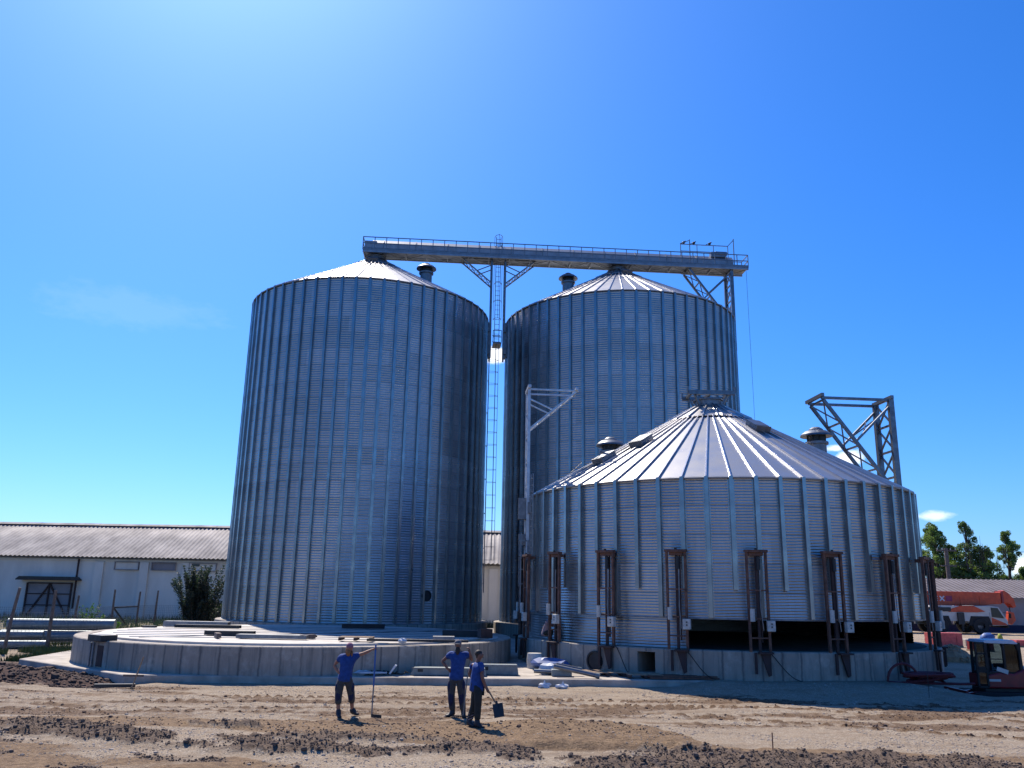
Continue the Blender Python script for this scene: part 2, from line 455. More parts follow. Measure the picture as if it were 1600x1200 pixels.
    # dip where the excavator stands
    h -= .62*sst(14.5, 15.4, x)*sst(29.0, 29.9, y)*(1-sst(38, 46, y))*(1-sst(26, 34, x))
    # under the pad
    if -18.4 < x < 14 and y > 29.3+.075*(x+5) and y < 72: h = min(h, .1 if x > 6 else .05)
    field = sst(38, 46, y)*(1-sst(-14, -8, x))
    far = sst(60, 90, abs(x))+sst(95, 120, y)
    field = max(field, min(1, far))
    fade = (1-sst(34, 44, y))*(1-sst(24, 34, abs(x)))
    keep = max(fade, .15)
    return h*keep if h < .15 else h*fade, dark, tan, max(0, min(1, field)), dug, rutc

def axis(lo, hi, step, a, b, n):
    L = [lo+i*step for i in range(int(round((hi-lo)/step))+1)]
    pre = [a+(lo-a)*(1-(1-i/n)**3) for i in range(n)]
    post = [hi+(b-hi)*(i/n)**3 for i in range(1, n+1)]
    return pre+L+post
gx = axis(-19, 19, .085, -1500, 1500, 34); gy = axis(14.4, 31, .085, -60, 3000, 60)
vs = []; at = [[], [], [], [], []]
for y in gy:
    for x in gx:
        g = ground(x, y) if (-60 < x < 80 and 5 < y < 150) else (0, 0, 0, 1, 0, 0)
        vs.append((x, y, g[0]))
        for k in range(5): at[k].append(g[k+1])
nx = len(gx); fs = []
for j in range(len(gy)-1):
    for i in range(nx-1):
        a = j*nx+i; fs.append((a, a+1, a+nx+1, a+nx))
me = bpy.data.meshes.new('ground'); me.from_pydata(vs, [], fs)
for k, nm in enumerate(('dark_soil', 'tan_soil', 'field', 'dug_soil', 'rut')):
    A = me.attributes.new(nm, 'FLOAT', 'POINT'); A.data.foreach_set('value', at[k])
me.polygons.foreach_set('use_smooth', [True]*len(me.polygons))
def groundmat():
    m, nt, b = newmat('site_ground')
    tc = nd(nt, 'ShaderNodeTexCoord').outputs['Object']
    def A(n):
        q = nd(nt, 'ShaderNodeAttribute'); q.attribute_name = n; return q.outputs['Fac']
    grain = noi(nt, tc, 26, 4, .7); mid = noi(nt, tc, 4.5, 6, .68); big = noi(nt, scalev(nt, tc, (.25, 1, 1)), .9, 6, .65)
    gravel = mixc(nt, ramp(nt, grain, .32, .68), (.165,.127,.09), (.54,.45,.345))
    gravel = mixc(nt, ramp(nt, mid, .42, .66), gravel, (.31,.235,.16))
    gravel = mixc(nt, mth(nt, 'MULTIPLY', ramp(nt, big, .5, .64), .55), gravel, (.19,.135,.09))
    tan = mixc(nt, ramp(nt, grain, .3, .7), (.135,.088,.048), (.35,.24,.145))
    tan = mixc(nt, ramp(nt, mid, .45, .7), tan, (.11,.07,.045))
    dark = mixc(nt, ramp(nt, mid, .35, .65), (.095,.067,.05), (.185,.135,.10))
    dark = mixc(nt, ramp(nt, grain, .62, .75), dark, (.22,.185,.16))
    dug = mixc(nt, ramp(nt, mid, .35, .65), (.05,.03,.026), (.11,.065,.052))
    field = mixc(nt, ramp(nt, mid, .42, .6), (.24,.19,.14), (.10,.115,.05))
    def brk(n, k=.5):
        return ramp(nt, mth(nt, 'MULTIPLY_ADD', mth(nt, 'SUBTRACT', mid, .5), k, n), .3, .7)
    c = mixc(nt, brk(A('tan_soil')), gravel, tan)
    rutcol = mixc(nt, ramp(nt, grain, .35, .7), (.085,.05,.03), (.215,.14,.085))
    c = mixc(nt, brk(A('rut'), .8), c, rutcol)
    c = mixc(nt, brk(A('dark_soil'), .9), c, dark)
    c = mixc(nt, brk(A('dug_soil')), c, dug)
    c = mixc(nt, brk(A('field')), c, field)
    nt.links.new(c, b.inputs['Base Color']); b.inputs['Roughness'].default_value = .95
    b.inputs['Specular IOR Level'].default_value = .2
    bn = nd(nt, 'ShaderNodeBump'); bn.inputs['Strength'].default_value = 1.0; bn.inputs['Distance'].default_value = .055
    nt.links.new(mth(nt, 'MULTIPLY_ADD', mid, 1.2, grain), bn.inputs['Height']); nt.links.new(bn.outputs[0], b.inputs['Normal'])
    return m
me.materials.append(groundmat())
go = bpy.data.objects.new('ground', me); COL.objects.link(go); tag(go, kind='structure')

# loose stones on the gravel lane and clods in the dark strip: nobody could count them
def scatter(name, mat_, n, pick, lo, hi, shapes, label):
    vs = []; fs = []; k = 0
    while k < n:
        p = pick()
        if p is None: continue
        x, y, z, s = p
        V, Fc = random.choice(shapes)
        a = random.uniform(0, 2*PI); ca, sa = math.cos(a), math.sin(a)
        r = random.uniform(lo, hi)*s; q = random.uniform(.55, .95)
        b = len(vs)
        for v in V: vs.append((x+r*(v[0]*ca-v[1]*sa), y+r*(v[0]*sa+v[1]*ca), z+r*q*v[2]))
        fs.extend([tuple(b+i for i in f) for f in Fc]); k += 1
    me = bpy.data.meshes.new(name); me.from_pydata(vs, [], fs); me.materials.append(mat_)
    o = bpy.data.objects.new(name, me); COL.objects.link(o); tag(o, label, None, kind='stuff')
    return o
def rock_shapes(n, sub):
    out = []
    for i in range(n):
        m = MB(); m.ball((0,0,0), 1, 6 if sub else 5, 4 if sub else 3, .3)
        out.append((m.v, m.f))
    return out
rs = rock_shapes(12, False); cs = rock_shapes(16, True)
def pick_stone():
    y = 14.5 + 15.5*random.random()**1.15; x = random.uniform(-.66*y, .68*y)
    h, d, t, f, g, q_ = ground(x, y)
    if N(x*.6, y, .8, 83) < -.12: return None
    if y > 28.7+.075*x or d > .5 or q_ > .5 or random.random() < t*.75: return None
    return x, y, h, 1+ (1.2 if random.random() < .04 else 0)
scatter('gravel_stones', M['stone'], 11000, pick_stone, .008, .022, rs, 'pale loose stones strewn over the gravel lane')
def pick_clod():
    y = random.uniform(14.6, 21); x = random.uniform(-.66*y, .68*y)
    h, d, t, f, g, q_ = ground(x, y)
    if d < .3 or random.random() > d: return None
    s = 1 if random.random() < .93 else random.uniform(1.6, 3.6)
    return x, y, h+.01, s
scatter('soil_clods', M['clod'], 11000, pick_clod, .006, .022, cs, 'dark soil clods along the dug strip in the foreground')
def pick_heap():
    x = random.uniform(-23, -11.5); y = random.uniform(26, 34.5)
    h, d, t, f, g, q_ = ground(x, y)
    if g < .5: return None
    return x, y, h, 1 if random.random() < .93 else 2.2
scatter('dug_soil_lumps', M['heap'], 3500, pick_heap, .03, .08, cs, 'brown lumps of dug soil heaped left of the concrete pad')
def pick_few():
    y = random.uniform(19, 28); x = random.uniform(-.66*y, .68*y)
    h, d, t, f, g, q_ = ground(x, y)
    if d > .3 or max(q_, t*.6) < .5: return None
    return x, y, h, 1 if random.random() < .95 else 2.0
scatter('rut_crumbs', M['heap'], 3500, pick_few, .008, .028, cs, 'brown soil crumbs thrown up beside the wheel ruts')

# grass: a green strip behind the pad and along the warehouse
def grass(name, n, regions, hmin, hmax, mat_, label):
    vs = []; fs = []
    for i in range(n):
        x0, x1, y0, y1 = random.choice(regions)
        x = random.uniform(x0, x1); y = random.uniform(y0, y1)
        if N(x, y, .5, 31) < -.1: continue
        z = ground(x, y)[0]
        a = random.uniform(0, PI); hgt = random.uniform(hmin, hmax); wv = .02+.03*random.random()
        dx, dy = math.cos(a)*wv, math.sin(a)*wv
        lx, ly = random.uniform(-.4, .4)*hgt, random.uniform(-.4, .4)*hgt
        b = len(vs)
        vs += [(x-dx, y-dy, z-.02), (x+dx, y+dy, z-.02), (x+lx, y+ly, z+hgt)]; fs.append((b, b+1, b+2))
    me = bpy.data.meshes.new(name); me.from_pydata(vs, [], fs); me.materials.append(mat_)
    o = bpy.data.objects.new(name, me); COL.objects.link(o); tag(o, label, None, kind='stuff')
grass('grass', 9000, [(-22.4,-18.8,38.2,41.5),(-21,-18.9,35.4,38.3),(-30,-20,44,50)], .1, .32, M['grass'], 'bright green grass strip beside the metal pipes')
grass('dry_weeds', 12000, [(-52,-22,74,79.3),(-48,-24,60,74),(-8,8,76,79)], .2, .75, M['leafc'], 'dark rank weeds along the foot of the warehouse wall')

# ------------------------------------------------------------------ concrete pad
pad = MB()
poly = [(-18.75,33.75),(-12.34,28.49),(5.9,29.86),(9.0,30.12),(13.4,30.45),(15.0,32.5),(16.2,37),(17.5,70),(-21,69),(-20.3,50)]
n_ = len(poly)
pad.prism(poly, -.35, .225)
po = pad.build('concrete_pad', M['slab']); tag(po, kind='structure')
po.modifiers.new('edge', 'BEVEL').width = .025
# ------------------------------------------------------------------ silos
RS = 8.40; RF = 8.93
CL = Vector((-10.33, 58.49, 0)); CR = Vector((7.95, 59.885, 0)); CS = Vector((9.408, 38.871, 0)); CF = Vector((-8.789, 37.722, 0))
def pol(r, deg, z=0.0):
    """angle measured from the side facing the camera (-Y) towards +X"""
    a = R_(deg); return Vector((r*math.sin(a), -r*math.cos(a), z))

def foundation(c, label, z0, z1, hole=None):
    f = empty('silo_foundation', (c.x, c.y, 0), 0, label, 'foundation', 'round silo foundations')
    m = MB()
    m.lathe([(RF-.55, z1), (RF-.03, z1), (RF, z1-.03), (RF, 1.06), (RF, .36), (RF, z0)], 168)
    if hole:
        h0, h1 = [int(round(((d-90) % 360)/360*168)) for d in hole]
        drop = {i*5+3 for i in range(h0, h1)}
        m.f = [q for k, q in enumerate(m.f) if k not in drop]; m.m = m.m[:len(m.f)]
        p = [pol(r, d, z) for d in hole for r in (RF, RF-2.4) for z in (.36, 1.06)]
        m.add(p, [(0,1,3,2),(4,6,7,5),(0,2,6,4),(1,5,7,3),(2,3,7,6)])
    m.build('ring_wall', M['ring'], f, angle=40)
    return f

def corrugated(z0, z1, n, a0=0, a1=2*PI, r=RS, pitch=.104, amp=.0125, seg=4):
    m = MB(); prof = []
    k = int(round((z1-z0)/pitch*seg))
    for i in range(k+1):
        prof.append((r+amp*math.sin(2*PI*i/seg), z0+(z1-z0)*i/k))
    m.lathe(prof, n, a0, a1)
    return m
def stiff_mesh(z0, z1):
    """hat-section upright standing off the wall, at angle 0 (facing -Y); local x tangential"""
    m = MB()
    y0 = -(RS+.004)
    pr = [(-.125, 0), (-.080, 0), (-.070, -.145), (.070, -.145), (.080, 0), (.125, 0), (.125, .012), (-.125, .012)]
    # one upright per two rings, slightly thinner towards the top, so joints show
    z = z0; seg = 2.08; i = 0
    while z < z1-.01:
        zt = min(z+seg, z1); s = 1.0-.025*i; s = max(s, .78)
        n = len(pr)
        vs = [(x*1.0, y0+y*s, zz) for zz in (z, zt) for x, y in pr]
        fs = [tuple(range(n)), tuple(range(2*n-1, n-1, -1))]
        for q in range(n): fs.append((n+q, n+(q+1)%n, (q+1)%n, q))
        m.add(vs, fs); z = zt; i += 1
    return m
ROOF_T = math.tan(R_(29.4))
def roof_z(r): return (RS-r)*ROOF_T
def roof_mesh(phase, r_in, r_out, lift):
    m = MB(); n = 60; vs = []; fs = []
    for i in range(n):
        a = 2*PI*i/n + phase
        for r in (r_out, (r_out+r_in)/2, r_in):
            vs.append((r*math.sin(a), -r*math.cos(a), roof_z(r)+lift))
    for i in range(n):
        j = (i+1) % n
        for k in (0, 1): fs.append((i*3+k, j*3+k, j*3+k+1, i*3+k+1))
    m.add(vs, fs); return m
def rib_mesh(r0, r1, lift):
    m = MB()
    m.bar((0, -r0, roof_z(r0)+lift), (0, -r1, roof_z(r1)+lift), .045, .075)
    return m
def vent(parent, deg, r, z):
    p = pol(r, deg, z+roof_z(r))
    m = MB(); m.lathe([(.42,-.35),(.42,.55),(.52,.55),(.52,.66),(.40,.66)], 20, c=p)
    v = m.build('roof_vent', M['galvmatt'], parent, angle=40)
    k = MB(); k.lathe([(.40,.66),(.40,.98)], 12, c=p)
    for i in range(8):
        a = i*PI/4; k.bar(p+Vector((.43*math.cos(a), .43*math.sin(a), .66)), p+Vector((.43*math.cos(a), .43*math.sin(a), 1.0)), .03)
    k.build('vent_louvre', M['darkst'], v, angle=40)
    h = MB(); h.lathe([(.40,.94),(.72,.92),(.70,1.0),(.5,1.16),(.34,1.2),(.32,1.26),(.18,1.36),(0.0,1.38)], 20, c=p)
    h.build('vent_hood', M['galv'], v, angle=35)
def hatch(parent, deg, r, z, w=.62, l=.8, open_=True):
    a = R_(deg); sl = math.atan(ROOF_T)
    rot = Matrix.Rotation(a, 4, 'Z') @ Matrix.Rotation(-sl, 4, 'X').inverted()
    # local frame: x tangential, y up-slope, z normal
    rot = Matrix.Rotation(a, 4, 'Z') @ Matrix.Rotation(sl, 4, 'X')
    T = Matrix.Translation(pol(r, deg, z+roof_z(r))) @ rot
    m = MB(); m.box((0,0,.10), (w,l,.22)); m.xf(T)
    h = m.build('roof_hatch', M['galvmatt'], parent)
    m = MB(); m.box((0,l*.05,.25), (w+.1,l*.9,.05)); m.box((0,-l*.55,.14), (w+.14,.05,.28)); m.xf(T)
    m.build('hatch_lid', M['galv'], h)

def silo_shell(root, phase, z0, z1, lengths, vents=(), hatches=()):
    ph = R_(phase)
    wl = corrugated(z0, z1, 180, pitch=(.104 if z1 < 10 else .15), amp=(.0125 if z1 < 10 else .0135)).build('wall', M['wall'], root, smooth=True)
    proto = {}
    for i in range(60):
        zb = lengths(i)
        if zb not in proto:
            o = stiff_mesh(zb, z1).build('stiffener', M['stiff'], root); proto[zb] = o
        else:
            o = proto[zb].copy(); COL.objects.link(o); o.parent = root
        o.rotation_euler = (0, 0, ph + i*PI/30)
    rf = roof_mesh(ph, 1.95, RS+.10, 0).build('roof', M['roofm'], root, loc=None); rf.location.z = z1
    cp = roof_mesh(ph, .62, 2.1, .07).build('roof_cap', M['roofm'], root); cp.location.z = z1
    m = MB(); m.lathe([(RS+.02,-.10),(RS+.12,-.10),(RS+.13,-.045),(RS+.10,-.045)], 120); eo = m.build('eave_trim', M['galvmatt'], root, angle=40); eo.location.z = z1
    r1 = rib_mesh(2.0, RS+.11, .04).build('roof_rib', M['rib'], root); r1.location.z = z1; r1.rotation_euler.z = ph
    for i in range(1, 60):
        o = r1.copy(); COL.objects.link(o); o.parent = root; o.rotation_euler.z = ph+i*PI/30
    r2 = rib_mesh(.62, 2.12, .11).build('cap_rib', M['rib'], root); r2.location.z = z1; r2.rotation_euler.z = ph
    for i in range(2, 60, 3):
        o = r2.copy(); COL.objects.link(o); o.parent = root; o.rotation_euler.z = ph+i*PI/30
    zc = roof_z(.62)
    m = MB(); m.lathe([(.66,zc-.05),(.66,zc+.32),(.74,zc+.32),(.74,zc+.38),(.0,zc+.38)], 24); co_ = m.build('filling_collar', M['galvmatt'], root, angle=40); co_.location.z = z1
    for d, r in vents: vent(root, d, r, z1)
    for d, r in hatches: hatch(root, d, r, z1)
    return wl

ZB, ZT = 1.10, 22.43
fL = foundation(CL, 'pale round concrete footing under the tall left silo', .1, ZB)
fR = foundation(CR, 'round concrete footing under the tall silo behind the half-built one', .1, ZB)
fS = foundation(CS, 'round concrete footing carrying the low half-built silo and its rusty jacks', .1, 1.19, hole=(-32.143, -27.857))
fF = foundation(CF, 'empty round concrete silo footing at front left with steel lying on top', .1, 1.14)
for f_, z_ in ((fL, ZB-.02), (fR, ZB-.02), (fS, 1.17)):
    m = MB(); m.lathe([(RF-.5, z_), (0, z_)], 96); m.build('floor_slab', M['shadefloor'] if f_ is fS else M['deck'], f_)
# the empty footing: rim, raised floor disc, straight floor channels, conveyor trough
m = MB(); m.lathe([(RF-.5, 1.12), (8.05, 1.12), (8.05, 1.195), (8.03, 1.205), (0, 1.205)], 128); m.build('floor_slab', M['deck'], fF, angle=30)
a_ = R_(4.36)
for k, yy in enumerate((-5.2,-3.9,-2.6,-1.2,.2,1.6,3.0,4.4)):
    L_ = math.sqrt(7.8**2-yy*yy)-.3
    m = MB(); m.box((0,yy,1.215), (2*L_, .20, .02)); m.xf(Matrix.Rotation(a_, 4, 'Z'))
    m.build('floor_channel_cover', M['galv'], fF)
m = MB(); m.bar((-4.6,-6.0,1.215), (6.2,3.6,1.215), .07, .02); m.build('floor_gutter', M['darkst'], fF)
# trough outlet in the rim
m = MB(); m.box((0,0,0), (.95,.6,.22)); m.xf(Matrix.Translation(pol(RF-.1,-38.5,1.22)) @ Matrix.Rotation(R_(-38.5), 4, 'Z')); m.build('trough_outlet', M['darkst'], fF, bevel=.015)
m = MB()
for s in (-.22, .22):
    m.xf(Matrix.Identity(4))
    p = pol(RF+.05, -41+s*3, 0); m.tube([p+Vector((0,0,.24)), p+Vector((0,0,1.05))], .035, 8)
m.build('drain_pipe', M['galvmatt'], fF)
m = MB(); m.box((0,0,0), (.4,.10,.7)); m.xf(Matrix.Translation(pol(RF-.035,-37.5,.62)) @ Matrix.Rotation(R_(-37.5), 4, 'Z')); m.build('outlet_shutter', M['dullbrown'], fF)
# openings in the half-built silo's footing
m = MB(); p = pol(RF+.005, -43.6, .62); rot = Matrix.Translation(p) @ Matrix.Rotation(R_(-43.6), 4, 'Z') @ Matrix.Rotation(PI/2, 4, 'X')
m.lathe([(.30,.06),(.30,-.0)], 24)
m.lathe([(.0,.012),(.30,.012)], 24); m.lathe([(.36,.0),(.36,.06),(.30,.06)], 24)
m.xf(rot); m.build('pipe_opening', M['darkst'], fS)
sL = empty('grain_silo', (CL.x, CL.y, 0), 0, 'tall corrugated steel grain silo at left with a dark round port near its base', 'silo', 'corrugated steel silos')
silo_shell(sL, 2, ZB, ZT, lambda i: ZB+.02, hatches=[(0, 1.25)])
sR = empty('grain_silo', (CR.x, CR.y, 0), 0, 'tall corrugated steel grain silo standing behind the half-built silo', 'silo', 'corrugated steel silos')
for ch in list(sL.children):
    if ch.name.startswith('roof_hatch'): continue
    c = copy_tree(ch, sR)
    if c.name.split('.')[0] in ('stiffener','roof','roof_cap','roof_rib','cap_rib'): c.rotation_euler.z += R_(-1.6)
vent(sL, 63, 4.5, ZT); vent(sR, -66, 4.3, ZT); hatch(sR, 14, 1.5, ZT)
m = MB(); p = pol(RS+.03, 39.6, 2.75); m.lathe([(0,.05),(.27,.05),(.27,0),(.33,0),(.33,.09),(.27,.09)], 24); m.xf(Matrix.Translation(p) @ Matrix.Rotation(R_(39.6), 4, 'Z') @ Matrix.Rotation(PI/2, 4, 'X'))
m.build('inlet_port', M['darkst'], sL)
# base angle ring
for s_ in (sL, sR):
    m = MB(); m.lathe([(RS+.005,ZB),(RS+.2,ZB+.004),(RS+.2,ZB+.02),(RS+.02,ZB+.03)], 120); m.build('base_ring', M['galvmatt'], s_, angle=30)

def ladder(parent, pfn, z0, z1, w, cage=True, name='ladder', rung=.3):
    """pfn(u, o, z): u across, o outward"""
    m = MB()
    for u in (-w/2, w/2): m.bar(pfn(u, .16, z0), pfn(u, .16, z1), .05, .03)
    z = z0+.15
    while z < z1:
        m.bar(pfn(-w/2, .16, z), pfn(w/2, .16, z), .028); z += rung
    z = z0+.6
    while z < z1:
        for u in (-w/2, w/2): m.bar(pfn(u, 0, z), pfn(u, .16, z), .03)
        z += 2.4
    L_ = m.build(name, M['galvmatt'], parent)
    if cage:
        k = MB(); z = z0+2.2
        while z < z1+.01:
            pts = [pfn((w/2+.05)*math.cos(t), .16+.68*math.sin(t), z) for t in [PI*i/8 for i in range(9)]]
            for a, b in zip(pts, pts[1:]): k.bar(a, b, .05, .014)
            z += .9
        for t in (.25, .5, .75):
            t *= PI; k.bar(pfn((w/2+.05)*math.cos(t), .16+.68*math.sin(t), z0+2.2), pfn((w/2+.05)*math.cos(t), .16+.68*math.sin(t), z1), .035, .012)
        k.build('safety_cage', M['galvmatt'], L_)
    return L_
def wallframe(deg, r):
    o = pol(1, deg); t = Vector((math.cos(R_(deg)), math.sin(R_(deg)), 0))
    return lambda u, out, z: t*u + o*(r+out) + Vector((0,0,z))
ladder(sL, wallframe(94.5, RS+.08), 3.0, 20.7, .42)

# the half-built silo
ZK, ZE = 2.226, 7.314
sS = empty('grain_silo', (CS.x, CS.y, 0), 0, 'low half-built corrugated silo raised on rusty jacks at right', 'silo', 'corrugated steel silos')
silo_shell(sS, 3, ZK, ZE, lambda i: (ZK+.05 if i % 2 else 3.25), vents=[(80, 4.8), (-116, 4.95)], hatches=[(22, 3.4), (-52, 4.6), (-61, 6.0)])
def arc(d0, d1): return (R_(d0-90), R_(d1-90))
a0, a1 = arc(84, 360-20.6)
corrugated(1.19, ZK, 150, a0, a1, r=RS-.03).build('bottom_ring', M['wall'], sS, smooth=True)
m = MB(); m.lathe([(RS+.03,ZK-.01),(RS+.03,ZK+.05),(RS-.03,ZK+.05),(RS-.03,ZK-.01),(RS+.03,ZK-.01)], 120); m.build('lower_edge_angle', M['galvmatt'], sS, angle=30)
# platform bracket on the collar
zc = ZE+roof_z(.62)
m = MB()
for y in (-.7, .7):
    m.bar((-1.1,y,zc+.62), (1.1,y,zc+.62), .16, .2)
    m.bar((-1.1,y,zc+.62), (-1.1,y,zc+.9), .08)
    m.bar((1.1,y,zc+.62), (1.1,y,zc+.9), .08)
for x in (-.9, 0, .9): m.bar((x,-.7,zc+.66), (x,.7,zc+.66), .1, .14)
for x in (-.8,.8):
    for y in (-.6,.6): m.bar((x*.7,y*.8,zc+.1), (x,y,zc+.6), .09)
m.build('collar_platform', M['galv'], sS)
# long roof stringer boards and loose panel edge left on the left of the roof
ladder(sS, wallframe(-77, RS+.10), 3.3, 8.15, .38, cage=False)
fn = wallframe(-84, RS+.12)
m = MB()
for u in (-.3, .3): m.bar(fn(u, .45, 2.3 if u > 0 else 3.3), fn(u, .45, 5.6), .06)
z = 3.4
while z < 5.5:
    m.bar(fn(-.3,.45,z), fn(.3,.45,z), .05); m.bar(fn(.3,.45,z), fn(.3,0,z), .05); z += .62
m.build('conduit_rack', M['galv'], sS)
m = MB()
fn = wallframe(-88, RS+.15)
m.box(fn(.1,.2,6.75), (.55,.5,.95)); m.build('equipment_panel', M['galvmatt'], sS)
m = MB(); m.box(fn(.1,.2,5.35), (.5,.4,.5)); m.build('junction_box', M['galvmatt'], sS)
m = MB(); p = pol(7.35, -64, ZE+roof_z(7.35)); m.bar(p+Vector((-.3,0,.1)), p+Vector((.25,0,.62)), .34, .03); m.build('loose_roof_flap', M['galv'], sS)

# ------------------------------------------------------------------ row frame: e along the row, n to the back
E_ = Vector((EX, EY, 0)); N_ = Vector((-EY, EX, 0))
def row(c, s, n, z): return Vector((c.x, c.y, 0)) + E_*s + N_*n + Vector((0,0,z))
def lattice(m, p0, p1, q0, q1, k, w=.05):
    """zigzag + rungs between chord p0-p1 and chord q0-q1"""
    for i in range(k+1):
        t = i/k; a = p0.lerp(p1, t); b = q0.lerp(q1, t); m.bar(a, b, w)
        if i < k:
            t2 = (i+1)/k; a2 = p0.lerp(p1, t2); b2 = q0.lerp(q1, t2)
            m.bar(a, b2, w*.8); m.bar(b, a2, w*.8)
def vframe(c, ze, label):
    v = empty('bridge_support_frame', row(c, 8.62, 0, ze), 0, label, 'support frame', 'lattice frames on the silo eaves')
    w = .7
    leg = [(row(c, 8.66, s*w, ze-1.6), row(c, 8.66, s*w, ze+5.0)) for s in (-1, 1)]
    for a, b in leg:
        m = MB(); m.bar(a, b, .24, .24); m.build('leg', M['galv'], v, world=True)
    m = MB(); a0 = leg[0][0].lerp(leg[0][1], .25); b0 = leg[1][0].lerp(leg[1][1], .25)
    lattice(m, a0, leg[0][1], b0, leg[1][1], 4, .09)
    m.build('leg_bracing', M['galv'], v, world=True)
    m = MB()
    for s in (-1, 1): m.bar(row(c, 5.25, s*w, ze+4.95), row(c, 8.66, s*w, ze+4.95), .12, .12)
    for s in (5.25, 8.66): m.bar(row(c, s, -w-.22, ze+5.06), row(c, s, w+.22, ze+5.06), .14, .16)
    m.build('top_beam', M['galv'], v, world=True)
    ch = [(row(c, 5.35, s*w, ze+4.85), row(c, 8.5, s*w, ze+.55)) for s in (-1, 1)]
    for a, b in ch:
        m = MB(); m.bar(a, b, .14, .14); m.build('raking_chord', M['galv'], v, world=True)
    m = MB(); lattice(m, ch[0][0], ch[0][1], ch[1][0], ch[1][1], 4, .08)
    m.build('chord_bracing', M['galv'], v, world=True)
    br = [(row(c, 8.55, s*w, ze+4.6), row(c, 6.75, s*w, ze+2.85)) for s in (-1, 1)]
    m = MB()
    for a, b in br: m.bar(a, b, .10, .10)
    m.bar(br[0][0].lerp(br[0][1], .25), br[1][0].lerp(br[1][1], .75), .05); m.bar(br[1][0].lerp(br[1][1], .25), br[0][0].lerp(br[0][1], .75), .05)
    m.build('knee_brace', M['galv'], v, world=True)
    m = MB()
    for s in (-1, 1): m.box(row(c, 8.58, s*w, ze-.55), (.22,.26,2.0))
    m.build('wall_bracket', M['galvmatt'], v, world=True)
vframe(CR, ZT, 'lattice frame on the tall right silo holding up the bridge end')
vframe(CS, ZE, 'bare lattice frame on the right eave of the half-built silo, holding nothing yet')

def halfmast(c, side, ze, label, zlow, gm='galv'):
    """two-post column on a silo flank with a triangular bracket reaching over the roof"""
    v = empty('bridge_support_column', row(c, side*8.66, 0, zlow), 0, label, 'support column', 'columns on the silo flanks')
    w = .5; s0 = side*8.66; s1 = side*6.45
    posts = [(row(c, s0, s*w, zlow), row(c, s0, s*w, ze+5.0)) for s in (-1, 1)]
    for a, b in posts:
        m = MB(); m.bar(a, b, .13, .13); m.build('post', M[gm], v, world=True)
    m = MB(); lattice(m, posts[0][0], posts[0][1], posts[1][0], posts[1][1], max(4, int((ze+5-zlow)/1.1)), .07); m.build('post_bracing', M[gm], v, world=True)
    m = MB()
    for s in (-1, 1):
        m.bar(row(c, s0, s*w, ze+4.9), row(c, s1-side*.1, s*w, ze+4.9), .075)
        m.bar(row(c, s0, s*w, ze+3.0), row(c, s1, s*w, ze+4.88), .085)
        m.bar(row(c, s0, s*w, ze+4.45), row(c, (s0+s1)/2, s*w, ze+3.95), .065)
    m.bar(row(c, s1, -w-.25, ze+4.95), row(c, s1, w+.25, ze+4.95), .12)
    m.bar(row(c, s0, -w-.25, ze+5.0), row(c, s0, w+.25, ze+5.0), .14)
    a, b = row(c, s0, -w, ze+3.0), row(c, s0, w, ze+3.0); a2, b2 = row(c, s1, -w, ze+4.88), row(c, s1, w, ze+4.88)
    lattice(m, a, a2, b, b2, 4, .05)
    m.build('bracket_arm', M[gm], v, world=True)
    m = MB()
    for z in (ze-.6, ze-2.3): m.box(row(c, side*8.56, 0, z), (.16, 1.5, .5))
    m.box(row(c, side*8.58, -w, ze-1.4), (.3,.12,2.6))
    m.build('wall_bracket', M['galvmatt'], v, world=True)
    return v
halfmast(CS, -1, ZE, 'pale lattice column with bracket on the left flank of the half-built silo', 4.3, 'palegalv')
colL = halfmast(CL, 1, ZT, 'support column on the tall left silo flank, left of the bridge ladder', ZT-2.8)
colR = halfmast(CR, -1, ZT, 'support column on the tall right silo flank, right of the bridge ladder', ZT-2.8)
# landing and ladder between the two columns
ld = empty('access_ladder', row(CL, 9.17, 0, 20.7), 0, 'caged ladder rising from a small landing between the tall silos through the bridge', 'ladder')
m = MB(); m.box((0,0,0), (.62,1.3,.10)); m.xf(Matrix.Rotation(a_, 4, 'Z')); m.xf(Matrix.Translation(row(CL, 9.17, 0, 20.75))); m.build('landing', M['galv'], ld, world=True)
m = MB()
for z in (21.2, 21.7):
    for n in (-.65, .65): m.bar(row(CL, 8.86, n, z), row(CL, 9.48, n, z), .05)
for s in (8.86, 9.48): m.bar(row(CL, s, -.65, 20.8), row(CL, s, -.65, 21.7), .05)
m.build('guard_rail', M['galvmatt'], ld, world=True)
ladder(ld, lambda u, o, z: E_*u + N_*(.45-o) + Vector((0,0,z-20.7)), 20.8, 29.5, .34, cage=False, rung=.38)
m = MB()
for z in (22.8, 24.2, 25.6, 28.6, 29.45):
    pts = [row(CL, 9.17+.3*math.cos(t), -.35+.35-.6*math.sin(t)+.3, z) for t in [PI*i/6 for i in range(7)]]
    for a, b in zip(pts, pts[1:]): m.bar(a, b, .04, .02)
for t in (0, .5, 1): m.bar(row(CL, 9.17+.3*math.cos(t*PI), .3-.6*math.sin(t*PI), 22.8), row(CL, 9.17+.3*math.cos(t*PI), .3-.6*math.sin(t*PI), 29.5), .03)
m.build('safety_cage', M['galvmatt'], ld, world=True)

